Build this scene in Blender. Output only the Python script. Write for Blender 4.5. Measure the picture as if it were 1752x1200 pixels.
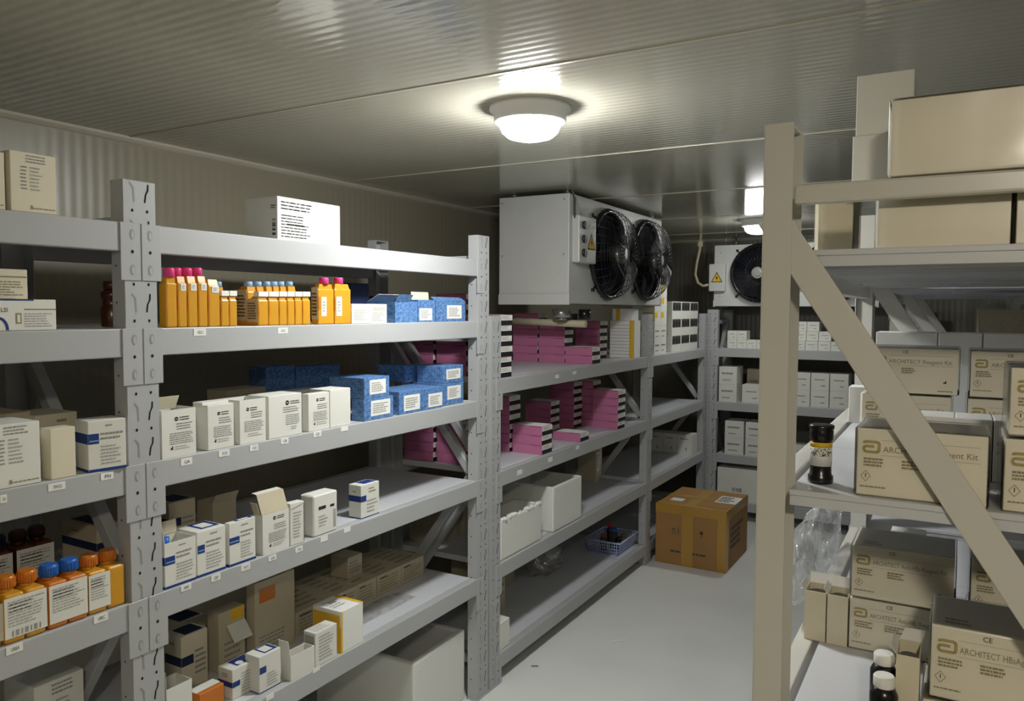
import bpy, bmesh, math, random
from mathutils import Vector, Matrix

for o in list(bpy.data.objects):
    bpy.data.objects.remove(o, do_unlink=True)
SC = bpy.context.scene
COL = SC.collection
PI = math.pi

# ------------------------------------------------------------------ camera
F_PX = 1324.9
YAW, PITCH, ROLL = 0.52197, -0.054105, 0.0049338
CAM = Vector((0.0, 0.0, 1.70))
_fw = Vector((-math.sin(YAW) * math.cos(PITCH), math.cos(YAW) * math.cos(PITCH), math.sin(PITCH)))
_r0 = Vector((math.cos(YAW), math.sin(YAW), 0.0))
_u0 = _r0.cross(_fw)
_rt = _r0 * math.cos(ROLL) + _u0 * math.sin(ROLL)
_up = -_r0 * math.sin(ROLL) + _u0 * math.cos(ROLL)
cam_data = bpy.data.cameras.new('camera')
cam_data.sensor_width = 36.0
cam_data.lens = 36.0 * F_PX / 1752.0
cam_data.clip_start = 0.02
cam = bpy.data.objects.new('camera', cam_data)
COL.objects.link(cam)
cam.matrix_world = Matrix(((_rt.x, _up.x, -_fw.x, CAM.x), (_rt.y, _up.y, -_fw.y, CAM.y), (_rt.z, _up.z, -_fw.z, CAM.z), (0, 0, 0, 1)))
SC.camera = cam

# ------------------------------------------------------------------ world, exposure, lamp strengths
world = bpy.data.worlds.new('world')
world.use_nodes = True
world.node_tree.nodes['Background'].inputs[0].default_value = (0.5, 0.55, 0.6, 1)
world.node_tree.nodes['Background'].inputs[1].default_value = 0.02
SC.world = world
SC.view_settings.view_transform = 'Standard'
SC.view_settings.look = 'None'
SC.view_settings.exposure = 0.0
SC.view_settings.gamma = 1.0
SC.view_settings.use_curve_mapping = False
LAMP_NEAR = 230.0      # cool white bulkhead over the aisle
LAMP_FAR = 75.0       # the next one down the aisle
LAMP_DOOR = 225.0      # warm one near the entrance, behind the photographer

# room dimensions (metres; floor z = 0)
CEIL = 2.32
WALL_L, WALL_R, WALL_N, WALL_B = -2.655, 1.45, -2.2, 6.88
RX = -1.752           # front plane of the left racks

# ------------------------------------------------------------------ materials
def lin(c):
    return tuple(((v / 255.0) / 12.92 if v / 255.0 <= 0.04045 else ((v / 255.0 + 0.055) / 1.055) ** 2.4) for v in c) + (1.0,)

MATS = {}
def mat(name, rgb, rough=0.6, metal=0.0, noise=0.06, scale=9.0, spec=0.4, coat=0.0, bump=0.0, bscale=60.0):
    if name in MATS:
        return MATS[name]
    m = bpy.data.materials.new(name)
    m.use_nodes = True
    nt = m.node_tree
    b = nt.nodes['Principled BSDF']
    b.inputs['Roughness'].default_value = rough
    b.inputs['Metallic'].default_value = metal
    b.inputs['Specular IOR Level'].default_value = spec
    b.inputs['Coat Weight'].default_value = coat
    c = lin(rgb)
    if noise > 0:
        tc = nt.nodes.new('ShaderNodeTexCoord')
        n = nt.nodes.new('ShaderNodeTexNoise')
        n.inputs['Scale'].default_value = scale
        n.inputs['Detail'].default_value = 4
        mx = nt.nodes.new('ShaderNodeMix')
        mx.data_type = 'RGBA'
        mx.inputs[6].default_value = tuple(v * (1 - noise) for v in c[:3]) + (1,)
        mx.inputs[7].default_value = tuple(min(1, v * (1 + noise)) for v in c[:3]) + (1,)
        nt.links.new(tc.outputs['Object'], n.inputs['Vector'])
        nt.links.new(n.outputs['Fac'], mx.inputs[0])
        nt.links.new(mx.outputs[2], b.inputs['Base Color'])
        if bump > 0:
            n2 = nt.nodes.new('ShaderNodeTexNoise')
            n2.inputs['Scale'].default_value = bscale
            bp = nt.nodes.new('ShaderNodeBump')
            bp.inputs['Strength'].default_value = bump
            bp.inputs['Distance'].default_value = 0.004
            nt.links.new(tc.outputs['Object'], n2.inputs['Vector'])
            nt.links.new(n2.outputs['Fac'], bp.inputs['Height'])
            nt.links.new(bp.outputs[0], b.inputs['Normal'])
    else:
        b.inputs['Base Color'].default_value = c
    MATS[name] = m
    return m

def ribbed(name, rgb, axis, pitch, rough, depth, seam=None, seam_pitch=1.133, seam_off=0.0, spec=0.5):
    """Painted sheet metal with rolled ribs across `axis` and panel joints."""
    m = mat(name, rgb, rough, noise=0.07, scale=2.2, spec=spec)
    nt = m.node_tree
    b = nt.nodes['Principled BSDF']
    tc = nt.nodes.new('ShaderNodeTexCoord')
    sx = nt.nodes.new('ShaderNodeSeparateXYZ')
    nt.links.new(tc.outputs['Object'], sx.inputs[0])
    mul = nt.nodes.new('ShaderNodeMath'); mul.operation = 'MULTIPLY'; mul.inputs[1].default_value = 2 * PI / pitch
    nt.links.new(sx.outputs[axis], mul.inputs[0])
    sn = nt.nodes.new('ShaderNodeMath'); sn.operation = 'SINE'
    nt.links.new(mul.outputs[0], sn.inputs[0])
    wv = nt.nodes.new('ShaderNodeTexNoise'); wv.inputs['Scale'].default_value = 1.6
    nt.links.new(tc.outputs['Object'], wv.inputs['Vector'])
    wm = nt.nodes.new('ShaderNodeMath'); wm.operation = 'MULTIPLY'; wm.inputs[1].default_value = 6.0
    nt.links.new(wv.outputs['Fac'], wm.inputs[0])
    ad = nt.nodes.new('ShaderNodeMath'); ad.operation = 'ADD'
    nt.links.new(sn.outputs[0], ad.inputs[0]); nt.links.new(wm.outputs[0], ad.inputs[1])
    bp = nt.nodes.new('ShaderNodeBump')
    bp.inputs['Strength'].default_value = 1.0
    bp.inputs['Distance'].default_value = depth
    nt.links.new(ad.outputs[0], bp.inputs['Height'])
    nt.links.new(bp.outputs[0], b.inputs['Normal'])
    return m

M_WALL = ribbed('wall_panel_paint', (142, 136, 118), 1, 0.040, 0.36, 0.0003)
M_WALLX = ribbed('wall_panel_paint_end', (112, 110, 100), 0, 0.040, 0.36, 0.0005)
M_CEIL = ribbed('ceiling_panel_paint', (184, 181, 166), 1, 0.034, 0.10, 0.00022, spec=0.6)
M_TRIM = mat('aluminium_trim', (196, 190, 172), 0.4, 0.2)
M_FLOOR = mat('floor_paint', (228, 230, 226), 0.42, noise=0.12, scale=1.6, spec=0.4, bump=0.08, bscale=14)
M_RACK = mat('rack_paint', (178, 180, 181), 0.42, noise=0.05, scale=3, spec=0.45)
M_CREAM = mat('rack_paint_glossy', (208, 206, 198), 0.28, noise=0.04, scale=3, spec=0.5)
M_SHELF = mat('shelf_paint', (206, 208, 213), 0.36, noise=0.05, scale=3, spec=0.45)
M_RHOLE = mat('punched_hole', (26, 26, 24), 0.9, noise=0)
M_RSLOT = mat('punched_slot_edge', (150, 151, 150), 0.6, noise=0)
M_BLACK = mat('black_print', (24, 24, 26), 0.6, noise=0)
M_GREY = mat('grey_print', (140, 140, 138), 0.7, noise=0)
M_LGREY = mat('faint_print', (168, 168, 164), 0.7, noise=0)
M_WHITE = mat('white_card', (226, 226, 218), 0.55, noise=0.03)
M_PAPER = mat('white_paper', (238, 238, 234), 0.6, noise=0.02)
M_CREAMC = mat('cream_card', (222, 214, 190), 0.6, noise=0.04)
M_BEIGEC = mat('beige_card', (196, 186, 160), 0.7, noise=0.06)
M_KRAFTI = mat('greyboard', (176, 166, 142), 0.8, noise=0.08)
M_NAVY = mat('navy_print', (34, 62, 128), 0.5, noise=0.05)
M_DNAVY = mat('dark_navy_card', (30, 42, 78), 0.5, noise=0.1)
M_PINK = mat('pink_card', (192, 116, 154), 0.5, noise=0.06)
M_ORANGE = mat('orange_plastic', (212, 154, 44), 0.3, noise=0.05, spec=0.5)
M_DORANGE = mat('deep_orange_plastic', (204, 118, 34), 0.3, noise=0.08, spec=0.5)
M_HOTPINK = mat('magenta_cap', (232, 70, 140), 0.35, noise=0.03)
M_LBLUE = mat('light_blue_cap', (150, 186, 222), 0.35, noise=0.03)
M_BLUECAP = mat('blue_cap', (46, 104, 190), 0.35, noise=0.05)
M_BROWN = mat('amber_brown_plastic', (74, 34, 18), 0.25, noise=0.1, spec=0.6)
M_FOAM = mat('styrofoam', (228, 229, 224), 0.85, noise=0.03, bump=0.25, bscale=160)
M_KRAFT = mat('kraft_board', (168, 126, 74), 0.65, noise=0.08)
M_TAPE = mat('yellow_tape', (188, 144, 62), 0.25, noise=0.06, spec=0.6)
M_METAL = mat('galvanised_housing', (206, 208, 204), 0.38, noise=0.04, spec=0.5)
M_STEEL = mat('steel', (186, 186, 182), 0.28, 0.9)
M_WIRE = mat('black_wire', (14, 15, 18), 0.35, noise=0, spec=0.5)
M_SHROUD = mat('dark_shroud', (16, 20, 34), 0.85, noise=0.1, spec=0.15)
M_YELLOW = mat('warning_yellow', (232, 186, 48), 0.5, noise=0.03)
M_GOLD = mat('gold_print', (190, 172, 92), 0.5, noise=0.03)
M_OLIVE = mat('olive_print', (152, 142, 108), 0.6, noise=0)
M_BASKET = mat('pale_blue_plastic', (176, 188, 226), 0.4, noise=0.03)
M_RED = mat('red_plastic', (178, 52, 44), 0.4, noise=0.05)
M_GREENISH = mat('olive_plastic', (132, 134, 92), 0.5, noise=0.1)
M_DGREY = mat('dark_grey_card', (78, 76, 70), 0.7, noise=0.1)
M_BLACKP = mat('black_plastic', (18, 18, 19), 0.25, noise=0, spec=0.6)
M_BLADE = mat('fan_blade_plastic', (16, 17, 22), 0.55, noise=0)
M_PVC = mat('beige_pipe_foam', (190, 182, 156), 0.6, noise=0.06)

def mat_blue():
    m = mat('blue_speckled_card', (70, 124, 196), 0.45, noise=0)
    nt = m.node_tree
    b = nt.nodes['Principled BSDF']
    tc = nt.nodes.new('ShaderNodeTexCoord')
    n = nt.nodes.new('ShaderNodeTexNoise'); n.inputs['Scale'].default_value = 130; n.inputs['Detail'].default_value = 2; n.inputs['Distortion'].default_value = 1.5
    r = nt.nodes.new('ShaderNodeValToRGB')
    r.color_ramp.elements[0].position = 0.36; r.color_ramp.elements[0].color = lin((48, 90, 150))
    r.color_ramp.elements[1].position = 0.66; r.color_ramp.elements[1].color = lin((122, 162, 208))
    nt.links.new(tc.outputs['Object'], n.inputs['Vector']); nt.links.new(n.outputs['Fac'], r.inputs[0]); nt.links.new(r.outputs[0], b.inputs['Base Color'])
    return m
M_BLUE = mat_blue()

def mat_film(name, rgb, alpha, rough=0.12):
    m = bpy.data.materials.new(name)
    m.use_nodes = True
    nt = m.node_tree
    nt.nodes.remove(nt.nodes['Principled BSDF'])
    out = nt.nodes['Material Output']
    tr = nt.nodes.new('ShaderNodeBsdfTransparent')
    gl = nt.nodes.new('ShaderNodeBsdfGlossy'); gl.inputs['Roughness'].default_value = rough; gl.inputs['Color'].default_value = (0.9, 0.9, 0.9, 1)
    df = nt.nodes.new('ShaderNodeBsdfTranslucent'); df.inputs['Color'].default_value = lin(rgb)
    d2 = nt.nodes.new('ShaderNodeBsdfDiffuse'); d2.inputs['Color'].default_value = lin(rgb)
    a1 = nt.nodes.new('ShaderNodeMixShader'); a1.inputs[0].default_value = 0.5
    nt.links.new(df.outputs[0], a1.inputs[1]); nt.links.new(d2.outputs[0], a1.inputs[2])
    a2 = nt.nodes.new('ShaderNodeMixShader'); a2.inputs[0].default_value = 0.5
    nt.links.new(a1.outputs[0], a2.inputs[1]); nt.links.new(gl.outputs[0], a2.inputs[2])
    mx = nt.nodes.new('ShaderNodeMixShader')
    tc = nt.nodes.new('ShaderNodeTexCoord')
    n = nt.nodes.new('ShaderNodeTexNoise'); n.inputs['Scale'].default_value = 22; n.inputs['Detail'].default_value = 3
    mr = nt.nodes.new('ShaderNodeMapRange'); mr.inputs[1].default_value = 0.35; mr.inputs[2].default_value = 0.7
    mr.inputs[3].default_value = alpha * 0.35; mr.inputs[4].default_value = min(1, alpha * 1.7)
    nt.links.new(tc.outputs['Object'], n.inputs['Vector']); nt.links.new(n.outputs['Fac'], mr.inputs[0]); nt.links.new(mr.outputs[0], mx.inputs[0])
    bp = nt.nodes.new('ShaderNodeBump'); bp.inputs['Distance'].default_value = 0.006
    nt.links.new(n.outputs['Fac'], bp.inputs['Height']); nt.links.new(bp.outputs[0], gl.inputs['Normal'])
    nt.links.new(tr.outputs[0], mx.inputs[1]); nt.links.new(a2.outputs[0], mx.inputs[2]); nt.links.new(mx.outputs[0], out.inputs[0])
    MATS[name] = m
    return m
M_FILM = mat_film('clear_film', (226, 226, 222), 0.16)
M_BUBBLE = mat_film('bubble_film', (232, 234, 236), 0.38, 0.12)
M_BAG = mat_film('cloudy_bag', (206, 204, 196), 0.42, 0.2)

def emit(name, rgb, s):
    m = bpy.data.materials.new(name)
    m.use_nodes = True
    b = m.node_tree.nodes['Principled BSDF']
    b.inputs['Base Color'].default_value = (0.9, 0.9, 0.9, 1)
    b.inputs['Emission Color'].default_value = rgb + (1,)
    b.inputs['Emission Strength'].default_value = s
    return m
M_LED = emit('lamp_diffuser_near', (0.98, 0.99, 0.97), LAMP_NEAR)
M_LED2 = emit('lamp_diffuser_far', (0.98, 0.99, 0.97), LAMP_FAR)
M_LED3 = emit('lamp_diffuser_warm', (1.0, 0.90, 0.72), LAMP_DOOR)

# ------------------------------------------------------------------ mesh builder
TEXT_CACHE = {}
def text_geo(s):
    if s in TEXT_CACHE:
        return TEXT_CACHE[s]
    cu = bpy.data.curves.new('t', 'FONT')
    cu.body = s
    cu.resolution_u = 2
    ob = bpy.data.objects.new('t', cu)
    COL.objects.link(ob)
    dg = bpy.context.evaluated_depsgraph_get()
    me = bpy.data.meshes.new_from_object(ob.evaluated_get(dg))
    vs = [(v.co.x, v.co.y) for v in me.vertices]
    fs = [tuple(p.vertices) for p in me.polygons]
    bpy.data.objects.remove(ob, do_unlink=True)
    bpy.data.meshes.remove(me)
    x1 = max([v[0] for v in vs] or [1]); y1 = max([v[1] for v in vs] or [1])
    TEXT_CACHE[s] = (vs, fs, x1, y1)
    return TEXT_CACHE[s]

class Fr:
    """A face of a box: origin, u and v axes, outward normal."""
    def __init__(s, o, u, v, U, V):
        s.o, s.u, s.v, s.U, s.V = Vector(o), Vector(u), Vector(v), U, V
        s.n = s.u.cross(s.v)
    def p(s, a, b, e=0.0005):
        return s.o + s.u * a + s.v * b + s.n * e

def face(w, d, h, k, z0=0.0, x0=0.0, y0=0.0):
    if k == 'F': return Fr((x0, y0, z0), (1, 0, 0), (0, 0, 1), w, h)
    if k == 'L': return Fr((x0, y0 + d, z0), (0, -1, 0), (0, 0, 1), d, h)
    if k == 'R': return Fr((x0 + w, y0, z0), (0, 1, 0), (0, 0, 1), d, h)
    if k == 'T': return Fr((x0, y0, z0 + h), (1, 0, 0), (0, 1, 0), w, d)
    if k == 'B': return Fr((x0 + w, y0 + d, z0), (-1, 0, 0), (0, 0, 1), w, h)

class MB:
    def __init__(s):
        s.bm = bmesh.new(); s.mats = []
    def mi(s, m):
        if m not in s.mats: s.mats.append(m)
        return s.mats.index(m)
    def poly(s, pts, m):
        try:
            f = s.bm.faces.new([s.bm.verts.new(p) for p in pts]); f.material_index = s.mi(m); return f
        except ValueError:
            return None
    def box(s, x0, x1, y0, y1, z0, z1, m, bev=0.0, seg=2, M=None):
        i = s.mi(m)
        c = [Vector((x, y, z)) for z in (z0, z1) for y in (y0, y1) for x in (x0, x1)]
        if M is not None: c = [M @ v for v in c]
        v = [s.bm.verts.new(p) for p in c]
        fs = []
        for q in ((0, 2, 3, 1), (4, 5, 7, 6), (0, 1, 5, 4), (2, 6, 7, 3), (0, 4, 6, 2), (1, 3, 7, 5)):
            f = s.bm.faces.new([v[k] for k in q]); f.material_index = i; fs.append(f)
        if bev > 0:
            es = list({e for f in fs for e in f.edges})
            bmesh.ops.bevel(s.bm, geom=es, offset=bev, segments=seg, affect='EDGES', profile=0.5, clamp_overlap=True)
    def shell(s, w, d, h, t, m, mi=None, x0=0, y0=0, z0=0, bev=0.0):
        """An open-topped box with walls of thickness t."""
        mi = mi or m
        s.box(x0, x0 + w, y0, y0 + t, z0, z0 + h, m, bev); s.box(x0, x0 + w, y0 + d - t, y0 + d, z0, z0 + h, m, bev)
        s.box(x0, x0 + t, y0 + t, y0 + d - t, z0, z0 + h, m, bev); s.box(x0 + w - t, x0 + w, y0 + t, y0 + d - t, z0, z0 + h, m, bev)
        s.box(x0 + t, x0 + w - t, y0 + t, y0 + d - t, z0, z0 + t, mi)
    def slab(s, p0, p1, dr, ln, t, m):
        """A thin card: hinge p0-p1, extending along dr for ln."""
        p0, p1, dr = Vector(p0), Vector(p1), Vector(dr).normalized()
        n = (p1 - p0).cross(dr).normalized() * t
        a = [p0, p1, p1 + dr * ln, p0 + dr * ln]; b = [p + n for p in a]
        va = [s.bm.verts.new(p) for p in a]; vb = [s.bm.verts.new(p) for p in b]
        i = s.mi(m)
        for q in ([va[3], va[2], va[1], va[0]], vb, [va[0], va[1], vb[1], vb[0]], [va[1], va[2], vb[2], vb[1]], [va[2], va[3], vb[3], vb[2]], [va[3], va[0], vb[0], vb[3]]):
            s.bm.faces.new(q).material_index = i
    def patch(s, f, u0, u1, v0, v1, m, e=0.0005):
        s.poly([f.p(u0, v0, e), f.p(u1, v0, e), f.p(u1, v1, e), f.p(u0, v1, e)], m)
    def disc(s, f, u, v, r, m, e=0.0006, n=10, ru=None):
        ru = ru or r
        s.poly([f.p(u + ru * math.cos(2 * PI * k / n), v + r * math.sin(2 * PI * k / n), e) for k in range(n)], m)
    def seg(s, f, a, b, t, m, e=0.0006):
        a, b = Vector(a), Vector(b); d = (b - a).normalized(); n = Vector((-d.y, d.x)) * t / 2
        s.poly([f.p(*(a - n), e), f.p(*(b - n), e), f.p(*(b + n), e), f.p(*(a + n), e)], m)
    def text(s, f, st, u, v, hgt, m, wid=None, e=0.0009):
        vs, fs, x1, y1 = text_geo(st)
        sy = hgt / y1; sx = (wid / x1) if wid else sy
        V = [s.bm.verts.new(f.p(u + a * sx, v + b * sy, e)) for a, b in vs]
        i = s.mi(m)
        for q in fs:
            try: s.bm.faces.new([V[k] for k in q]).material_index = i
            except ValueError: pass
    def lines(s, f, u0, u1, v0, v1, n, m, seed=0, fill=0.55, e=0.0007, ragged=0.35):
        """Rows of small printed words."""
        rd = random.Random(seed)
        p = (v1 - v0) / n
        for k in range(n):
            v = v1 - (k + 1) * p + p * (1 - fill) / 2
            u = u0; end = u1 - (u1 - u0) * rd.random() * ragged
            while u < end:
                L = (u1 - u0) * rd.uniform(0.06, 0.2)
                s.patch(f, u, min(end, u + L), v, v + p * fill, m, e)
                u += L + (u1 - u0) * 0.025
    def cyl(s, c, r, h, m, seg=20, r2=None, axis='Z', cap=True):
        r2 = r if r2 is None else r2
        A = {'Z': Matrix.Identity(3), 'X': Matrix(((0, 0, 1), (0, 1, 0), (-1, 0, 0))), 'Y': Matrix(((1, 0, 0), (0, 0, 1), (0, -1, 0)))}[axis]
        c = Vector(c); i = s.mi(m)
        a = [s.bm.verts.new(c + A @ Vector((r * math.cos(2 * PI * k / seg), r * math.sin(2 * PI * k / seg), 0))) for k in range(seg)]
        b = [s.bm.verts.new(c + A @ Vector((r2 * math.cos(2 * PI * k / seg), r2 * math.sin(2 * PI * k / seg), h))) for k in range(seg)]
        for k in range(seg):
            f = s.bm.faces.new([a[k], a[(k + 1) % seg], b[(k + 1) % seg], b[k]]); f.material_index = i; f.smooth = True
        if cap:
            s.bm.faces.new(a[::-1]).material_index = i; s.bm.faces.new(b).material_index = i
    def lathe(s, prof, c, m, seg=24, sy=1.0, ms=None):
        c = Vector(c); rings = []
        for r, z in prof:
            rings.append([s.bm.verts.new(c + Vector((r * math.cos(2 * PI * k / seg), sy * r * math.sin(2 * PI * k / seg), z))) for k in range(seg)])
        for j in range(len(rings) - 1):
            i = s.mi(ms[j] if ms else m)
            for k in range(seg):
                f = s.bm.faces.new([rings[j][k], rings[j][(k + 1) % seg], rings[j + 1][(k + 1) % seg], rings[j + 1][k]]); f.material_index = i; f.smooth = True
        s.bm.faces.new(rings[0][::-1]).material_index = s.mi(ms[0] if ms else m); s.bm.faces.new(rings[-1]).material_index = s.mi(ms[-1] if ms else m)
    def tube(s, pts, r, m, seg=8, closed=False, smooth=True):
        pts = [Vector(p) for p in pts]; n = len(pts); i = s.mi(m); rings = []
        for k in range(n):
            if closed: t = pts[(k + 1) % n] - pts[k - 1]
            else: t = pts[min(k + 1, n - 1)] - pts[max(k - 1, 0)]
            t.normalize()
            a = Vector((0, 0, 1)) if abs(t.z) < 0.9 else Vector((1, 0, 0))
            x = t.cross(a).normalized(); y = t.cross(x)
            rings.append([s.bm.verts.new(pts[k] + (x * math.cos(2 * PI * j / seg) + y * math.sin(2 * PI * j / seg)) * r) for j in range(seg)])
        for k in range(n if closed else n - 1):
            A, B = rings[k], rings[(k + 1) % n]
            for j in range(seg):
                f = s.bm.faces.new([A[j], A[(j + 1) % seg], B[(j + 1) % seg], B[j]]); f.material_index = i; f.smooth = smooth
        if not closed:
            for rg in (rings[0], rings[-1]):
                try: s.bm.faces.new(rg).material_index = i
                except ValueError: pass
    def mesh(s, name):
        bmesh.ops.recalc_face_normals(s.bm, faces=[f for f in s.bm.faces if len(f.edges) and all(len(e.link_faces) == 2 for e in f.edges)])
        me = bpy.data.meshes.new(name); s.bm.to_mesh(me); s.bm.free()
        for m in s.mats: me.materials.append(m)
        return me
    def build(s, name, parent=None, loc=None, rz=None):
        o = bpy.data.objects.new(name, s.mesh(name)); COL.objects.link(o)
        if parent is not None: o.parent = parent
        if loc is not None: o.location = loc
        if rz is not None: o.rotation_euler = (0, 0, rz)
        return o

def tag(o, label, cat, group=None):
    o['label'] = label; o['category'] = cat
    if group: o['group'] = group
    return o
def thing(name, label, cat, loc, rz=0.0, group=None):
    o = bpy.data.objects.new(name, None); COL.objects.link(o)
    o.empty_display_size = 0.05
    o.location = loc; o.rotation_euler = (0, 0, rz)
    return tag(o, label, cat, group)
def struct(o):
    o['kind'] = 'structure'; return o

# ------------------------------------------------------------------ surveying the photograph
def ray(x, y):
    return _rt * ((x - 876.0) / F_PX) + _up * ((600.0 - y) / F_PX) + _fw
def W(x, y, ax, v):
    d = ray(x, y); return CAM + d * ((v - CAM[ax]) / d[ax])
def along(P, x, y, u):
    d = ray(x, y); p = (P - CAM)
    return -(p.x * d.y - p.y * d.x) / (u[0] * d.y - u[1] * d.x)
def spot(z, bl, xr, yt, yaw=0.0, a=90.0, front=None, xb=None, w=None, h=None):
    """Place a box on the shelf at height z: front bottom left corner seen at bl, right edge at xr, top at yt."""
    P = W(bl[0], bl[1], 2, z)
    lim = (RX - 0.006) if front is None else front
    if a == 90.0 and (P.x > lim or front is not None):
        P = W(bl[0], bl[1], 0, lim)
    if a == 0.0 and front is not None:
        P = W(bl[0], bl[1], 1, front)
    P.z = z
    an = math.radians(a + yaw)
    u = (math.cos(an), math.sin(an)); v = (-u[1], u[0])
    if w is None: w = along(P, xr, bl[1], u)
    if h is None:
        d = ray(bl[0], yt); h = CAM.z + d.z * math.hypot(P.x - CAM.x, P.y - CAM.y) / math.hypot(d.x, d.y) - z
    d = None
    if xb is not None:
        d = along(P, xb, bl[1], v)
    return dict(P=P, rz=an, w=w, h=h, d=d)

# ================================================================== SETTING
mb = MB(); mb.box(WALL_L - 0.1, WALL_R + 0.1, WALL_N - 0.1, WALL_B + 0.1, -0.1, 0.0, M_FLOOR)
struct(mb.build('floor'))
mb = MB(); mb.box(WALL_L - 0.1, WALL_R + 0.1, WALL_N - 0.1, WALL_B + 0.1, CEIL, CEIL + 0.1, M_CEIL)
ceil = struct(mb.build('ceiling'))
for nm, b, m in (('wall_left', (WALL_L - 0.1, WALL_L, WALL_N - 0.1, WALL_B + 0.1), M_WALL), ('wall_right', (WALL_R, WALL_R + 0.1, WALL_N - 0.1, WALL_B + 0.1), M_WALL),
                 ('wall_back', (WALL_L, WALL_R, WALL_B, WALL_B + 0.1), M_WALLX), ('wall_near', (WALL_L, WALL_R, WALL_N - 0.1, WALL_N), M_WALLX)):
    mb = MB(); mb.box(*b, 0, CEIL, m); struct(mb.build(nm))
def prism_along(mb, axis, a0, a1, prof, m):
    """Extrude a 2-D profile along y ('Y': profile in x,z) or x ('X': profile in y,z)."""
    P = lambda t, q: (q[0], t, q[1]) if axis == 'Y' else (t, q[0], q[1])
    n = len(prof)
    for k in range(n):
        p, q = prof[k], prof[(k + 1) % n]
        mb.poly([P(a0, p), P(a1, p), P(a1, q), P(a0, q)], m)
    mb.poly([P(a0, p) for p in prof], m); mb.poly([P(a1, p) for p in prof][::-1], m)
mb = MB(); prism_along(mb, 'Y', WALL_N, WALL_B, [(WALL_L, CEIL), (WALL_L + 0.022, CEIL), (WALL_L + 0.018, CEIL - 0.008), (WALL_L + 0.008, CEIL - 0.018), (WALL_L, CEIL - 0.022)], M_TRIM)
struct(mb.build('trim_1'))
mb = MB(); prism_along(mb, 'X', WALL_L, WALL_R, [(WALL_B, CEIL), (WALL_B - 0.022, CEIL), (WALL_B - 0.018, CEIL - 0.008), (WALL_B - 0.008, CEIL - 0.018), (WALL_B, CEIL - 0.022)], M_TRIM)
struct(mb.build('trim_2'))
k = 3
for y in (-0.48, 0.652, 1.785, 2.918, 4.05, 5.18, 6.31):
    mb = MB(); mb.box(WALL_L + 0.02, WALL_R, y - 0.006, y + 0.006, CEIL - 0.0025, CEIL + 0.002, M_TRIM, 0.001, 1); struct(mb.build('trim_%d' % k)); k += 1

# ------------------------------------------------------------------ ceiling lamps
def bulkhead(loc, m, label):
    t = thing('ceiling_light', label, 'lamp', loc, 0)
    b = MB(); b.lathe([(0.126, 0.0), (0.126, -0.010), (0.112, -0.016), (0.112, -0.046), (0.096, -0.047)], (0, 0, 0), M_PAPER, 40); b.build('base_plate', t)
    b = MB(); b.lathe([(0.093, -0.0465), (0.092, -0.062), (0.086, -0.076), (0.070, -0.090), (0.042, -0.098), (0.006, -0.101)], (0, 0, 0), m, 40); b.build('diffuser', t)
bulkhead((-1.165, 2.13, CEIL), M_LED, 'bright round bulkhead lamp on ceiling above the near end of the aisle')
bulkhead((-1.21, 5.50, CEIL), M_LED2, 'bright ceiling lamp at the far end in front of the second cooling unit')
bulkhead((0.35, -0.50, CEIL), M_LED3, 'warm ceiling lamp near the entrance, just behind the camera')

# ================================================================== RACKS
def upright_mesh(H, w=0.087, dep=0.05, pitch=0.09, m=M_RACK, punched=True):
    b = MB()
    t = 0.0025
    b.box(0, w, 0, t, 0, H, m, 0.0008, 1)
    b.box(0, t, t, dep, 0, H, m); b.box(w - t, w, t, dep, 0, H, m)
    b.box(0.001, w - 0.001, 0.002, dep - 0.004, H - 0.003, H, m)
    b.box(-0.006, w + 0.006, -0.004, dep + 0.006, 0, 0.004, m)
    if punched:
        f = face(w, dep, H, 'F')
        z = 0.045
        while z < H - 0.03:
            b.disc(f, w * 0.27, z, 0.0042, M_RHOLE, n=8, ru=0.0032); b.disc(f, w * 0.73, z, 0.0042, M_RHOLE, n=8, ru=0.0032)
            c = z + pitch / 2
            if c < H - 0.025:
                b.seg(f, (w * 0.77, c + 0.022), (w * 0.76, c + 0.006), 0.0042, M_RHOLE); b.seg(f, (w * 0.76, c + 0.007), (w * 0.68, c - 0.006), 0.0038, M_RHOLE); b.seg(f, (w * 0.69, c - 0.004), (w * 0.66, c - 0.024), 0.0042, M_RHOLE)
                b.seg(f, (w * 0.20, c + 0.022), (w * 0.31, c + 0.010), 0.0045, M_RSLOT); b.seg(f, (w * 0.31, c + 0.011), (w * 0.33, c - 0.024), 0.0045, M_RSLOT)
            z += pitch
        s_ = face(w, dep, H, 'L'); z = 0.09
        while z < H - 0.03:
            b.disc(s_, dep * 0.35, z, 0.003, M_RHOLE, n=6); z += pitch
    return b.mesh('upright')

def bracket(b, x0, x1, z, m, side):
    """End plate hooked on the upright: 14 cm tall, with slots and a folded ear."""
    b.box(x0, x1, -0.0035, -0.0005, z - 0.140, z, m, 0.0008, 1)
    f = Fr((x0, -0.0035, z - 0.14), (1, 0, 0), (0, 0, 1), x1 - x0, 0.14); c = (x1 - x0) / 2 - side * 0.004
    for v in (0.112, 0.026):
        b.disc(f, c, v, 0.013, M_RSLOT, n=12, ru=0.0065); b.disc(f, c + 0.001, v - 0.001, 0.0095, m, n=12, ru=0.0040, e=0.0009)
    b.disc(f, c, 0.070, 0.0045, M_RHOLE, n=8, ru=0.0038)

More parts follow.
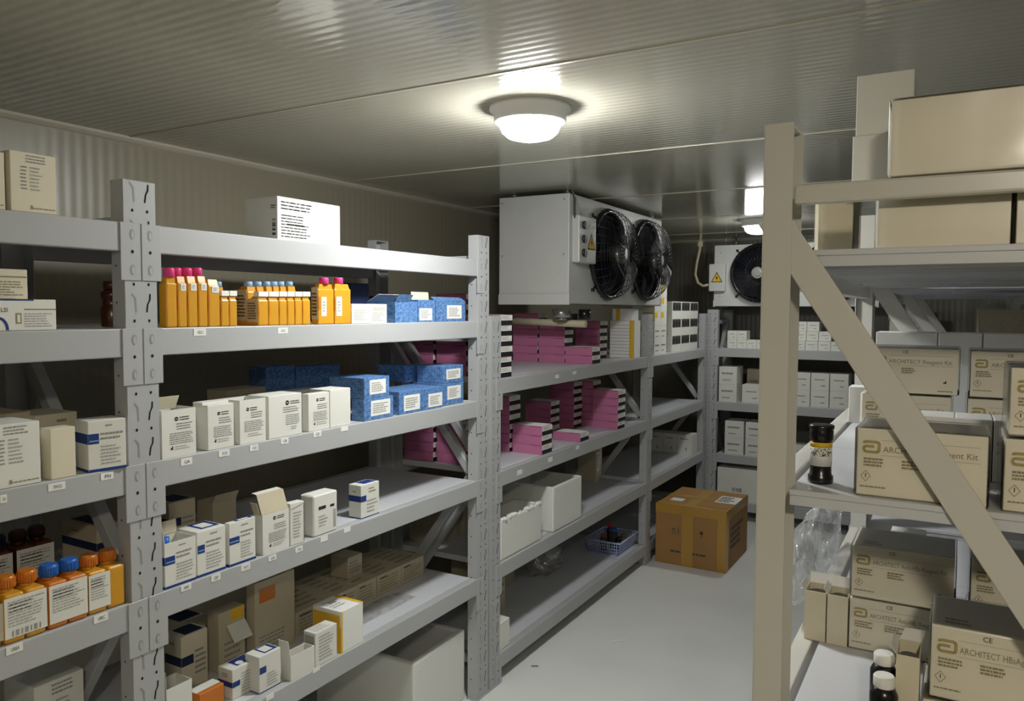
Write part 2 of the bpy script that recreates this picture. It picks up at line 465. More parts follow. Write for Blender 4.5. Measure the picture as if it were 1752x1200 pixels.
def rack(label, loc, rz, posts, bays, H, D=0.6, m=M_RACK, ms=M_SHELF, pw=0.087, dep=0.05, braces=True, plank=0.5, punched=True, bh=0.07, gap=0.0, ext=0.0):
    """posts: x of each upright's left side; bays: shelf heights between neighbouring uprights."""
    t = thing('shelving_rack', label, 'shelving rack', loc, rz)
    um = upright_mesh(H, pw, dep, m=m, punched=punched)
    for x in posts:
        for back in (0, 1):
            o = bpy.data.objects.new('upright', um); COL.objects.link(o); o.parent = t
            o.location = (x + (pw if back else 0), D if back else 0, 0); o.rotation_euler = (0, 0, PI if back else 0)
        if braces:
            for (z0, y0), (z1, y1) in (((0.30, D - 0.06), (0.98, 0.055)), ((0.98, 0.055), (1.60, D - 0.06))):
                b = MB(); d = Vector((0, y1 - y0, z1 - z0)); L = d.length; a = math.atan2(d.z, d.y)
                Mx = Matrix.Translation((x + pw / 2, y0, z0)) @ Matrix.Rotation(a, 4, 'X')
                b.box(-0.016, 0.016, 0, L, -0.018, 0.018, m, 0.002, 1, M=Mx)
                b.build('brace', t)
            for z in (0.16, H - 0.10):
                b = MB(); b.box(x + pw / 2 - 0.014, x + pw / 2 + 0.014, dep + 0.002, D - dep - 0.002, z - 0.016, z + 0.016, m); b.build('brace', t)
    for i, zs in enumerate(bays):
        xa, xb = posts[i] + pw, posts[i + 1]
        for z in zs:
            b = MB()
            b.box(xa + 0.001, xb - 0.001, 0.0, 0.036, z - bh, z - 0.0005, m, 0.003, 2)
            fb_ = b.build('beam', t)
            for sd, (q0, q1) in ((1, (xa - 0.042, xa + 0.011)), (-1, (xb - 0.011, xb + 0.042))):
                bb = MB(); bracket(bb, q0, q1, z, m, sd); bb.build('end_bracket', fb_)
            b = MB(); b.box(xa + 0.001, xb - 0.001, D - 0.036, D, z - bh, z - 0.0005, m, 0.003, 2); b.build('beam', t)
            b = MB()
            xe = xb + (ext if i == len(bays) - 1 else 0.0)
            n = max(1, round((xe - xa) / plank)); pl = (xe - xa - 0.004) / n; yo = 0.012 if ext else 0.0
            for j in range(n):
                x0 = xa + 0.002 + j * pl
                b.box(x0 + 0.0006, x0 + pl - 0.0006, 0.037 + gap + yo, D - 0.037 - yo, z - 0.010, z - 0.0005, ms, 0.001, 1)
                for q in range(int(pl / 0.1) + 1):
                    xx = x0 + 0.004 + q * (pl - 0.016) / max(1, int(pl / 0.1))
                    b.box(xx, xx + 0.008, 0.038 + gap + yo, D - 0.038 - yo, z - 0.027, z - 0.010, ms)
            b.build('shelf_panel', t)
    return t

ZA = (1.904, 1.647, 1.309, 0.967, 0.540)
ZC = (1.389, 0.972, 0.552, 0.136)
Y0A = -0.36
rackAB = rack('tall grey perforated steel rack of five shelves along the left wall, nearest the camera', (RX, Y0A, 0), PI / 2,
              [0.0, 1.163 - Y0A, 2.759 - Y0A], [ZA, ZA], 2.008)
rackCD = rack('lower grey perforated steel rack with pink boxes, beyond the tall left rack', (RX, 2.862, 0), PI / 2,
              [0.0, 4.835 - 2.862, 6.14 - 2.862], [ZC, ZC], 1.668)
rackE = rack('grey perforated steel rack of small white boxes across the back wall', (-1.765, 6.25, 0), 0.0,
             [0.0, 1.50], [(1.390, 0.955, 0.530, 0.150)], 1.70, D=0.5)
ZR = (1.797, 1.405, 1.000, 0.55)
RXR = -0.282
R_END = 1.310
rackR = rack('cream painted steel rack on the right, seen from its end with a diagonal brace', (RXR, 5.567, 0), -PI / 2,
             [0.0, 1.39, 2.78, 4.17], [ZR, ZR, ZR], 2.0, m=M_CREAM, ms=M_SHELF, dep=0.046, braces=False, plank=0.41, punched=False, bh=0.06, ext=0.075)
# end frames of the right rack: rails and wide diagonals, one frame per pair of uprights
for i, y in enumerate((R_END, 2.70, 4.09, 5.48)):
    lx = 5.567 - y        # local x of the frame's near face
    for z0, z1 in ((1.870, 1.901), (0.10, 0.13)):
        b = MB(); b.box(lx - 0.030, lx - 0.006, 0.047, 0.553, z0, z1, M_CREAM, 0.004, 2); b.build('frame_rail', rackR)
    for (ya, za), (yb, zb) in (((0.012, 1.853), (0.590, 0.957)), ((0.590, 0.925), (0.012, 0.25))):
        d = Vector((0, yb - ya, zb - za)); L = d.length; a = math.atan2(d.z, d.y)
        Mx = Matrix.Translation((lx - 0.0068, ya, za)) @ Matrix.Rotation(a, 4, 'X')
        b = MB(); b.box(-0.0035, 0.0035, 0, L, -0.024, 0.024, M_CREAM, 0.002, 2, M=Mx)
        b.build('brace', rackR)

def sticker(x, y, wpx, hpx, txt):
    P = W(x, y, 0, RX); k = (W(x + wpx, y, 0, RX) - P).length; d = ray(x, y + hpx)
    hh = abs(W(x, y, 0, RX).z - W(x, y + hpx, 0, RX).z)
    b = MB(); b.box(0, k, -0.0012, -0.0002, 0, hh, M_PAPER)
    f = face(k, 0.001, hh, 'F', y0=-0.0012)
    if txt: b.text(f, txt, k * 0.28, hh * 0.28, hh * 0.44, M_BLACK, wid=k * 0.5)
    o = b.build('shelf_label'); o.parent = rackAB if x < 840 else rackCD
    base = o.parent.location
    o.location = (P.y - base.y, -(P.x - base.x), P.z - hh)   # rack frame: x along the run, y inward
for q in ((331, 563, 21, 12, 'HDLC'), (475, 561, 17, 10, 'LDLC'), (309, 786, 19, 12, 'CA'), (374, 772, 18, 11, 'TCO2'), (427, 763, 14, 10, 'CO2'), (480, 751, 13, 10, 'CR'),
          (536, 739, 13, 10, 'CK'), (583, 730, 12, 9, ''), (309, 1003, 17, 11, 'WBIT'), (361, 986, 15, 11, 'CRP'), (412, 968, 15, 11, 'HCY'), (459, 953, 13, 9, 'UA'), (505, 938, 12, 9, 'TG'),
          (548, 920, 12, 9, ''), (588, 905, 11, 8, ''), (0, 848, 11, 14, 'GA'), (82, 829, 29, 13, 'MAO2'), (172, 811, 21, 12, 'FN'), (10, 1108, 27, 15, 'UREA'), (160, 1055, 23, 14, 'URIC'),
          (455, 1192, 12, 9, ''), (535, 1145, 11, 8, ''), (950, 642, 6, 6, ''), (980, 636, 6, 5, ''), (885, 806, 8, 8, ''), (938, 784, 7, 8, ''), (985, 764, 6, 6, '')):
    sticker(*q)

# ================================================================== THINGS ON THE SHELVES
def pf(b, w, d, h, k, u0, u1, v0, v1, m, e=0.0005):
    f = face(w, d, h, k); b.patch(f, u0 * f.U, u1 * f.U, v0 * f.V, v1 * f.V, m, e)
def pl(b, w, d, h, k, u0, u1, v0, v1, n, m, seed=0, fill=0.40, e=0.0008, ragged=0.35):
    f = face(w, d, h, k); b.lines(f, u0 * f.U, u1 * f.U, v0 * f.V, v1 * f.V, n, m, seed, fill, e, ragged)
def band(b, w, d, h, v0, v1, m, faces='FLRB', e=0.0004):
    for k in faces: pf(b, w, d, h, k, 0.0, 1.0, v0, v1, m, e)
def bars(b, w, d, h, k, u0, u1, v0, v1, m, seed=1, vert=True):
    f = face(w, d, h, k); rd = random.Random(seed); n = 26
    for i in range(n):
        if rd.random() < 0.6:
            a = i / n; c = a + rd.uniform(0.4, 0.9) / n
            if vert: b.patch(f, (u0 + (u1 - u0) * a) * f.U, (u0 + (u1 - u0) * c) * f.U, v0 * f.V, v1 * f.V, m, 0.0009)
            else: b.patch(f, u0 * f.U, u1 * f.U, (v0 + (v1 - v0) * a) * f.V, (v0 + (v1 - v0) * c) * f.V, m, 0.0009)

def item(label, p, d, m, deco=None, kids=None, open_=False, name='reagent_box', cat='box', group=None, inner=None, bev=0.0012, t=0.0018):
    w, h = p['w'], p['h']
    d = p['d'] if p.get('d') else d
    b = MB()
    if open_: b.shell(w, d, h, t, m, inner)
    else: b.box(0, w, 0, d, 0, h, m, bev, 1)
    if deco: deco(b, w, d, h)
    if kids:
        r = thing(name, label, cat, p['P'], p['rz'], group)
        b.build('carton', r)
        for nm, fn in kids:
            q = MB(); fn(q, w, d, h); q.build(nm, r)
        return r
    return tag(b.build(name, None, p['P'], p['rz']), label, cat, group)

# ---------------- tall left rack, near bay (left of the perforated upright)
def deco_lab(seed, m=M_GREY, foot=True):
    def f(b, w, d, h):
        pl(b, w, d, h, 'F', 0.34, 0.78, 0.82, 0.97, 3, m, seed, ragged=0.2)
        pl(b, w, d, h, 'F', 0.22, 0.36, 0.36, 0.78, 7, m, seed + 1, ragged=0.2)
        pl(b, w, d, h, 'F', 0.42, 0.70, 0.36, 0.78, 7, M_LGREY, seed + 2)
        if foot:
            pl(b, w, d, h, 'F', 0.42, 0.96, 0.05, 0.10, 1, M_OLIVE, seed + 3, ragged=0.0); pf(b, w, d, h, 'F', 0.42, 0.47, 0.055, 0.12, M_OLIVE)
    return f
item('cream carton with printed front on the top left shelf, left of the upright', spot(1.904, (19, 358), 97, 256), 0.16, M_CREAMC, deco_lab(3))
item('yellowish carton at the left picture edge on the top shelf', spot(1.904, (-60, 352), 9.5, 250), 0.16, M_CREAMC, deco_lab(9))
def deco_blue_top(b, w, d, h):
    pf(b, w, d, h, 'T', 0.15, 0.72, 0.05, 0.95, M_NAVY); pf(b, w, d, h, 'F', 0.42, 0.76, 0.955, 1.0, M_NAVY)
    pf(b, w, d, h, 'F', 0.66, 1.0, 0.66, 0.70, M_OLIVE)
    f = face(w, d, h, 'F')
    b.patch(f, w * .57, w * .63, h * .22, h * .56, M_OLIVE); b.patch(f, w * .585, w * .615, h * .27, h * .51, M_WHITE, 0.0009)
    pl(b, w, d, h, 'F', 0.66, 0.98, 0.10, 0.58, 6, M_LGREY, 4)
    b.text(f, 'LSI', w * .42, h * .60, h * .13, M_BLACK)
    c = [(w * .40 + math.cos(a) * w * .085, h * .02 + math.sin(a) * h * .38) for a in [PI * k / 10 * 0.55 for k in range(11)]]
    for q, r in zip(c[:-1], c[1:]): b.seg(f, q, r, 0.006, M_NAVY)
A2 = spot(1.647, (-75, 567), 97, 511, front=RX - 0.008)
item('wide white box with blue lid print and blue arc on its front', A2, 0.17, M_WHITE, deco_blue_top)
P = dict(A2); P['P'] = A2['P'] + Vector((-0.055, 0, A2['h'] + 0.0008)); P['w'] = 0; 
P['w'] = along(P['P'], 47, 480, (0, 1)); P['h'] = 0.066
def deco_small_olive(b, w, d, h):
    pf(b, w, d, h, 'F', 0.0, 0.62, 0.86, 1.0, M_NAVY); pf(b, w, d, h, 'F', 0, 1, 0.72, 0.77, M_OLIVE); pl(b, w, d, h, 'F', 0.45, 0.95, 0.1, 0.62, 6, M_OLIVE, 8)
item('small beige box lying on top of the wide blue-lidded box', P, 0.10, M_CREAMC, deco_small_olive)

def brown_bottle():
    z = 1.647; P = W(192, 560, 0, -1.93); P.z = z
    t = thing('amber_bottle', 'dark amber plastic bottle behind the perforated upright on the second shelf', 'bottle', P, 0)
    b = MB(); b.lathe([(0.024, 0), (0.026, 0.004), (0.026, 0.05), (0.022, 0.056), (0.022, 0.072), (0.026, 0.078), (0.026, 0.09), (0.016, 0.098)], (0, 0, 0), M_BROWN, 24); b.build('body', t)
    b = MB(); b.cyl((0, 0, 0.098), 0.020, 0.022, M_BROWN, 20); b.build('cap', t)
brown_bottle()

# third shelf
item('white printed carton at the left picture edge on the third shelf', spot(1.309, (-25, 846), 71, 731), 0.15, M_WHITE, deco_lab(13))
item('blank cream carton standing between two printed ones on the third shelf', spot(1.309, (88, 827), 131, 735, xb=70), 0.15, M_CREAMC)
def deco_bluebase(seed, band_l=True, sq=(0.0, 0.28, 0.55, 0.75)):
    def f(b, w, d, h):
        for k in 'FLRB': pf(b, w, d, h, k, 0, 1, 0.0, 0.055, M_NAVY)
        pf(b, w, d, h, 'F', *sq, M_NAVY)
        pl(b, w, d, h, 'F', sq[0] + .03, sq[1] - .02, sq[2] + .03, sq[2] + .09, 1, M_LBLUE, seed + 7, e=0.0009, ragged=0)
        if band_l: pf(b, w, d, h, 'L', 0, 1, sq[2], sq[3], M_NAVY)
        pl(b, w, d, h, 'F', sq[1] + .04, 0.95, 0.60, 0.78, 2, M_GREY, seed); pl(b, w, d, h, 'F', sq[1] + .04, 0.92, 0.12, 0.52, 6, M_LGREY, seed + 1)
        pl(b, w, d, h, 'F', 0.45, 0.72, 0.86, 0.93, 1, M_GREY, seed + 2)
    return f
item('white box with navy band and navy base stripe, standing angled beside the perforated upright', spot(1.309, (152, 812), 217, 722, yaw=-9, xb=129), 0.08, M_WHITE, deco_bluebase(21))
item('cream box with a closed lid behind the blank carton on the third shelf', spot(1.309, (62, 800), 158, 712, front=-1.95, w=.105), 0.13, M_CREAMC, lambda b, w, d, h: pl(b, w, d, h, 'F', .5, .8, .78, .92, 1, M_OLIVE, 5))
item('grey-topped carton at the back left of the third shelf', spot(1.309, (-40, 800), 55, 714, front=-1.98), 0.14, M_BEIGEC)

# fourth shelf: reagent packs of two jugs wrapped in film
def jug_pack(label, p, cap_m, body_m, seed, wrap_u=(0.0, 1.0), group=None, d=0.075, n=2, capr=0.019, lid=0.0):
    w, h = p['w'], p['h'] - 0.034
    t = thing('reagent_pack', label, 'reagent bottles', p['P'], p['rz'], group)
    for i in range(n):
        bw = w / n - 0.002
        b = MB(); b.box(0.001 + i * w / n, 0.001 + i * w / n + bw, 0, d, 0, h, body_m, 0.007, 3)
        b.cyl((i * w / n + w / n / 2, d * 0.5, h - 0.002), capr * 0.8, 0.010, body_m, 20); bt = b.build('bottle', t)
        b = MB(); b.lathe([(capr, 0), (capr, 0.020), (capr * 0.9, 0.026)], (i * w / n + w / n / 2, d * 0.5, h + 0.008), cap_m, 22)
        for q in range(22):
            a = 2 * PI * q / 22; b.box(-0.0012, 0.0012, -0.0009, 0.0009, 0.001, 0.02, cap_m, M=Matrix.Translation((i * w / n + w / n / 2 + capr * math.cos(a), d * 0.5 + capr * math.sin(a), h + 0.008)))
        b.build('cap', bt)
    b = MB(); u0, u1 = wrap_u[0] * w, wrap_u[1] * w
    b.box(u0, u1, -0.0015, -0.0006, h * 0.12, h * 0.94, M_WHITE)
    f = face(u1 - u0, 0, h, 'F', x0=u0, y0=-0.0015)
    b.lines(f, (u1 - u0) * .07, (u1 - u0) * .93, h * .34, h * .88, 9, M_LGREY, seed, .4); b.lines(f, (u1 - u0) * .1, (u1 - u0) * .75, h * .62, h * .84, 3, M_GREY, seed + 2, .35)
    if lid: 
        for i in range(18):
            if (i * 7 + seed) % 5 > 1: b.patch(f, (u1 - u0) * (.12 + i * .043), (u1 - u0) * (.12 + i * .043 + .025), h * .15, h * .27, M_GREY, 0.0009)
    b.build('paper_sleeve', t)
    return t
jug_pack('orange reagent pack with white sleeve and barcode, blunt orange caps, left end of fourth shelf', spot(0.967, (9, 1107), 82, 995), M_DORANGE, M_ORANGE, 31, lid=1)
jug_pack('orange reagent pack with two blue caps and white sleeve on the fourth shelf', spot(0.967, (84, 1081), 153, 975), M_BLUECAP, M_DORANGE, 33, wrap_u=(0.02, 0.97))
jug_pack('orange reagent pack with half-width label beside the perforated upright on the fourth shelf', spot(0.967, (153, 1055), 217, 958), M_DORANGE, M_ORANGE, 35, wrap_u=(0.0, 0.56))
jug_pack('reagent pack cut off by the left picture edge on the fourth shelf', spot(0.967, (-60, 1128), 7, 1020), M_DORANGE, M_ORANGE, 37)
jug_pack('dark amber two-bottle pack with beige sleeve at the back of the fourth shelf', spot(0.967, (30, 1010), 94, 915, front=-2.03), M_BROWN, M_BROWN, 39)
jug_pack('dark amber pack with a blue cap at the back left edge of the fourth shelf', spot(0.967, (-30, 1015), 23, 930, front=-2.03), M_DNAVY, M_BROWN, 41)
def deco_darkband(seed, v=(0.52, 0.68), m=M_DNAVY):
    def f(b, w, d, h):
        for k in 'FL': pf(b, w, d, h, k, 0.0, 1.0 if k == 'L' else 0.45, v[0], v[1], m)
        pf(b, w, d, h, 'T', 0.2, 0.9, 0.1, 0.9, m); pl(b, w, d, h, 'F', 0.5, 0.95, 0.2, 0.7, 5, M_GREY, seed); pl(b, w, d, h, 'L', 0.3, 0.6, 0.78, 0.9, 1, M_OLIVE, seed + 3)
    return f
item('beige box with dark navy band at the back of the fourth shelf, beside the upright', spot(0.967, (167, 975), 208, 903, front=-1.99, xb=108), 0.15, M_BEIGEC, deco_darkband(43))
item('white box on the lowest left shelf at the bottom picture edge', spot(0.540, (60, 1240), 145, 1178, front=-1.95), 0.14, M_WHITE, deco_lab(45))

# ---------------- tall left rack, second bay
def deco_top(b, w, d, h):
    pl(b, w, d, h, 'F', 0.05, 0.56, 0.70, 0.92, 3, M_GREY, 51, ragged=0.25); pl(b, w, d, h, 'F', 0.14, 0.4, 0.34, 0.44, 1, M_BLACK, 52, ragged=0)
    pl(b, w, d, h, 'F', 0.05, 0.5, 0.08, 0.62, 8, M_LGREY, 53); bars(b, w, d, h, 'L', 0.84, 0.95, 0.12, 0.5, M_BLACK, 54, vert=False); pl(b, w, d, h, 'L', 0.8, 0.95, 0.72, 0.82, 2, M_GREY, 55)
item('white cardboard carton with printed front alone on the top left shelf', spot(1.904, (475, 412), 582, 335, xb=421), 0.2, M_WHITE, deco_top, kids=[('shipping_label', lambda b, w, d, h: b.box(w * .03, w * .56, -0.0008, -0.0001, h * .05, h * .96, M_PAPER) or deco_top(b, w, d, h))])

# slim orange bottles
def slim_bottle(label, p, d, cap, group=None, capr=0.011, body=M_ORANGE, tag_=None, side=None, cap_h=0.020, top_label=False, name='reagent_bottle'):
    w, h = p['w'] - 0.0008, p['h']
    d = p['d'] if p.get('d') else d
    t = thing(name, label, 'bottle', p['P'], p['rz'], group)
    b = MB(); hb = h - (cap_h if cap else 0.0)
    i = b.mi(body)
    sh = hb * 0.88
    b.box(0, w, 0, d, 0, sh, body, min(0.004, w * 0.18), 2)
    # sloping shoulder to the neck
    x0, x1, y0, y1 = w * .12, w * .88, d * .10, d * .55
    lo = [(0.003, 0.003, sh - 0.003), (w - 0.003, 0.003, sh - 0.003), (w - 0.003, d - 0.003, sh - 0.003), (0.003, d - 0.003, sh - 0.003)]
    hi = [(x0, y0, hb), (x1, y0, hb), (x1, y1, hb), (x0, y1, hb)]
    for k in range(4): b.poly([lo[k], lo[(k + 1) % 4], hi[(k + 1) % 4], hi[k]], body)
    b.poly(hi, body)
    # grip recess on the front, its shade painted as a deeper orange strip
    f = face(w, d, h, 'F'); b.seg(f, (w * .06, hb * .36), (w * .06, hb * .68), w * .12, M_DORANGE, 0.0004)
    b.build('body', t)
    if cap:
        b = MB(); r = min(capr, w * 0.47); c = (w / 2, d * 0.32, hb - 0.001)
        b.lathe([(r, 0), (r, cap_h * .85), (r * .9, cap_h)], c, cap, 20)
        b.build('cap', t)
    if tag_:
        b = MB(); u0, u1, v0, v1 = tag_
        b.box(w * u0, w * u1, -0.0012, -0.0005, hb * v0, hb * v1, M_PAPER); f = face(w * (u1 - u0), 0, hb * (v1 - v0), 'F', hb * v0, w * u0, -0.0012)
        b.lines(f, f.U * .2, f.U * .8, f.V * .2, f.V * .8, 4, M_LGREY, 7); b.build('label', t)
    if side:
        b = MB(); b.box(-0.0012, -0.0005, d * .06, d * .95, hb * .12, hb * .92, M_BEIGEC); f = Fr((-0.0012, d * .95, hb * .12), (0, -1, 0), (0, 0, 1), d * .89, hb * .8)
        b.lines(f, f.U * .08, f.U * .9, f.V * .1, f.V * .85, 7, M_DGREY, 9); b.build('side_label', t)
    if top_label:
        b = MB(); b.box(w * .02, w * .98, -0.0012, 0.02, hb * 0.985, hb * 1.16, M_PAPER, 0.001, 1); b.build('cap', t)
    return t
ORD = ['first', 'second', 'third', 'fourth', 'fifth', 'sixth', 'seventh', 'eighth', 'ninth']
xs = [285, 305, 322, 340, 357, 378]
for i in range(5):
    c = M_HOTPINK if i < 4 else None
    slim_bottle(('slim orange bottle with pink cap, %s from the perforated upright' % ORD[i]) if i < 4 else 'slim orange bottle without visible cap, right of the four pink-capped ones',
                spot(1.647, (xs[i] + 0.5, 560.5), xs[i + 1] - 0.5, 457 if i < 4 else 478, front=RX - 0.008, xb=xs[i] - 13 if i < 1 else None), 0.075, c, 'slim orange bottles with pink caps', tag_=(0.30, 0.88, 0.72, 0.86) if i else None, capr=0.014, cap_h=0.024)
for i, (a, b_) in enumerate(((379, 393), (393, 407))):
    slim_bottle('small orange bottle with white lid, %s of the pair beside the tall orange bottles' % ('left' if i == 0 else 'right'), spot(1.647, (a, 559.5), b_, 506, front=RX - 0.008), 0.05, None, 'small orange bottles', top_label=True)
xs = [442, 460, 478, 492, 505, 518, 532]
for i in range(6):
    slim_bottle('small orange bottle with white lid, %s of the six in the middle row' % ORD[i], spot(1.647, (xs[i] + 0.3, 558), xs[i + 1], 507, front=RX - 0.008, ), 0.048, None, 'small orange bottles', top_label=True, side=(i == 0))
for i, (a, b_) in enumerate(((424, 441), (441, 455), (457, 469), (469, 481), (481, 493), (494, 509))):
    slim_bottle('small orange bottle with light blue cap, %s from the left in the row behind' % ORD[i], spot(1.647, (a, 557), b_, 481, front=-1.812), 0.055, M_LBLUE, 'orange bottles with light blue caps', capr=0.013, cap_h=0.016, side=(i == 0))
slim_bottle('orange bottle with light blue cap behind the white-lidded pair', spot(1.647, (372, 557), 386, 481, front=-1.822), 0.05, M_LBLUE, 'orange bottles with light blue caps', capr=0.013, cap_h=0.016)
for i, (a, b_) in enumerate(((545, 572), (573, 601))):
    slim_bottle('large orange bottle with pink cap and white strip label, %s of the pair' % ('left' if i == 0 else 'right'), spot(1.647, (a, 556), b_, 474, front=RX - 0.008, xb=533 if i == 0 else None), 0.06, M_HOTPINK, 'large orange bottles', capr=0.015, cap_h=0.022, tag_=(0.18 if i == 0 else 0.08, 0.50 if i == 0 else 0.42, 0.2, 0.68), side=(i == 0))
def deco_wb(b, w, d, h):
    pf(b, w, d, h, 'T', 0.05, 0.95, 0.3, 0.98, M_NAVY); pl(b, w, d, h, 'F', .05, .45, .15, .7, 6, M_LGREY, 61); pl(b, w, d, h, 'F', .6, .95, .65, .85, 2, M_GOLD, 62, ragged=0); pl(b, w, d, h, 'F', .55, .95, .1, .58, 5, M_LGREY, 63)
item('low white box with navy top and gold print right of the large orange bottles', spot(1.647, (602, 555), 662, 520), 0.08, M_WHITE, deco_wb)
item('dark navy box standing behind the low white box', spot(1.647, (602, 552), 632, 484, front=-1.90), 0.08, M_DNAVY)
for i, (a, b_) in enumerate(((633, 645), (646, 659))):
    P = W(a, 553, 0, -1.90); P.z = 1.647; wd = along(P, b_, 553, (0, 1))
    t = thing('glass_vial', 'dark glass vial beside the navy box, %s of the two' % ('left' if i == 0 else 'right'), 'bottle', P + Vector((-0.035, wd / 2, 0)), 0, 'dark glass vials')
    b = MB(); b.lathe([(wd * .46, 0), (wd * .46, 0.065), (wd * .3, 0.075)], (0, 0, 0), M_DGREY, 18); b.build('body', t)
    b = MB(); b.cyl((0, 0, 0.075), wd * .38, 0.022, M_BLACKP, 18); b.build('cap', t)
lab = lambda u0, u1, v0, v1, seed=3: ('label', lambda b, w, d, h: (b.box(w * u0, w * u1, -0.0012, -0.0004, h * v0, h * v1, M_PAPER), b.lines(face(w * (u1 - u0), 0, h * (v1 - v0), 'F', h * v0, w * u0, -0.0012), w * (u1 - u0) * .1, w * (u1 - u0) * .9, h * (v1 - v0) * .15, h * (v1 - v0) * .85, 5, M_LGREY, seed)))
item('open blue speckled box with torn flap on the second shelf', spot(1.647, (676, 553), 714, 516), 0.13, M_BLUE, open_=True,
     kids=[('flap', lambda b, w, d, h: b.slab((0, 0, h), (w * .62, 0, h), (0.1, -0.35, 0.55), 0.03, 0.0012, M_BLUE)), ('flap', lambda b, w, d, h: b.slab((0, d, h), (w, d, h), (0, -0.5, 0.25), 0.06, 0.0012, M_WHITE))])
item('open blue speckled box with raised white flap and white label on the second shelf', spot(1.647, (715, 552), 744, 513), 0.13, M_BLUE, open_=True,
     kids=[lab(.08, .82, .08, .62, 5), ('flap', lambda b, w, d, h: b.slab((0, 0.03, h), (w, 0.03, h), (-0.02, 0.10, 1), 0.030, 0.0012, M_CREAMC))])
item('blue speckled box with white label at the right end of the second shelf', spot(1.647, (746, 551.5), 796, 515), 0.13, M_BLUE, open_=True,
     kids=[lab(.36, .86, .14, .80, 6), ('flap', lambda b, w, d, h: b.slab((0, 0.002, h), (w, 0.002, h), (0, 0.6, 0.35), 0.03, 0.0012, M_BLUE))])

# third shelf: white reagent boxes with a round black logo
def deco_white(seed, logo=(0.42, 0.80), icon=True, u0=0.22):
    def f(b, w, d, h):
        F = face(w, d, h, 'F')
        if logo:
            b.disc(F, w * logo[0], h * logo[1], w * .055, M_BLACK, n=14); b.seg(F, (w * logo[0] - w * .03, h * logo[1]), (w * logo[0] + w * .03, h * logo[1]), w * .016, M_WHITE, 0.0009)
            pl(b, w, d, h, 'F', logo[0] + .09, logo[0] + .38, logo[1] - .05, logo[1] + .05, 2, M_BLACK, seed, ragged=0.1)
        pl(b, w, d, h, 'F', 0.42, 0.9, 0.56, 0.72, 3, M_GREY, seed + 1, ragged=0.2); pl(b, w, d, h, 'F', u0, 0.92, 0.26, 0.52, 6, M_GREY, seed + 2, ragged=0.15); pl(b, w, d, h, 'F', u0 + .15, 0.85, 0.14, 0.24, 2, M_LGREY, seed + 3)
        if icon: b.patch(F, w * u0 + .002, w * (u0 + .09), h * .16, h * .20, M_BLACK); b.patch(F, w * (u0 + .06), w * (u0 + .09), h * .20, h * .235, M_BLACK)
    return f
def flapF(ln, dr=(0, 0.5, 1), m=M_CREAMC, y=0.0, u=(0, 1)):
    return ('flap', lambda b, w, d, h: b.slab((w * u[0], y * d + 0.001, h), (w * u[1], y * d + 0.001, h), dr, ln, 0.0012, m))
item('open white reagent box with raised cream flap at the left end of the third shelf', spot(1.309, (278, 788), 336, 704), 0.09, M_WHITE, deco_white(71), open_=True, inner=M_CREAMC, kids=[flapF(0.036, (0.12, -0.35, 1), M_CREAMC, .35, (0, .62))])
item('white reagent box with black round logo, second from the upright on the third shelf', spot(1.309, (356, 773), 401, 695, xb=331), 0.085, M_WHITE, deco_white(73), kids=[('lid', lambda b, w, d, h: b.box(0.0, w, d * .35, d, h, h + 0.007, M_WHITE, 0.001, 1))])
item('slim white reagent box with logo at left of its front, third in the row', spot(1.309, (411, 762), 455, 686), 0.085, M_WHITE, deco_white(75, (.3, .78), False, .16), open_=True)
item('wide white reagent box with sparse print, fourth in the row on the third shelf', spot(1.309, (460, 753), 517, 679), 0.09, M_WHITE, deco_white(77, (.55, .80), False, .5))
item('white reagent box with dense print beside the blank one on the third shelf', spot(1.309, (528, 742), 564, 675, xb=517), 0.08, M_WHITE, deco_white(79, (.42, .82)))
item('blank white reagent box touching the blue boxes on the third shelf', spot(1.309, (565, 734), 600, 668), 0.09, M_WHITE)
item('white carton with folded lid behind the row on the third shelf', spot(1.309, (430, 700), 545, 663, front=-2.03, h=0.09), 0.10, M_BEIGEC, kids=[('lid', lambda b, w, d, h: b.box(w * .5, w, -0.004, d * .5, h, h + 0.006, M_WHITE, 0.001, 1))])
item('brown-topped carton behind the slim white boxes on the third shelf', spot(1.309, (388, 700), 455, 655, front=-2.16, h=0.105), 0.10, M_KRAFTI)
# blue long boxes
def bluebox(label, p, d, u=(.2, .85, .15, .85), seed=1, lid=False):
    return item(label, p, d, M_BLUE, kids=[lab(*u, seed)], group='blue speckled boxes')
g1 = spot(1.309, (623, 722.5), 673, 684, xb=602)
bluebox('blue box with white label, bottom of the left pair beside the white boxes', g1, .2, (.22, .88, .18, .88), 1)
g2 = spot(1.309, (625, 690), 668, 644, xb=588); 
g2 = dict(P=Vector((g1['P'].x, g1['P'].y + 0.002, 1.309 + g1['h'] + .0006)), rz=PI / 2, w=along(g1['P'], 667, 690, (0, 1)) - 0.004, h=0.072, d=0.16)
bluebox('blue box with white label, top of the left pair beside the white boxes', g2, .16, (.2, .84, .18, .88), 2)
gs = [(683, 711, 721, 671, 'left'), (722, 703.5, 757, 666, 'middle'), (758, 695.5, 793, 657, 'right')]
tops = []
for i, (a, yb, b_, yt, nm) in enumerate(gs):
    p = spot(1.309, (a, yb), b_, yt, w=None); tops.append(p)
    bluebox('blue box with white label, %s one of the lower row beside the upright' % nm, p, 0.16, (.2, .92, .12, .8) if i == 0 else ((.3, .98, .1, .72) if i == 1 else (.2, .85, .25, .85)), 3 + i)
pu = dict(P=Vector((tops[2]['P'].x, tops[2]['P'].y + 0.001, 1.309 + max(q['h'] for q in tops) + .0008)), rz=PI / 2, w=tops[2]['w'] - .004, h=0.068, d=0.13)
bluebox('blue box with white label on top of the right end of the lower blue row', pu, .13, (.15, .85, .2, .8), 8)
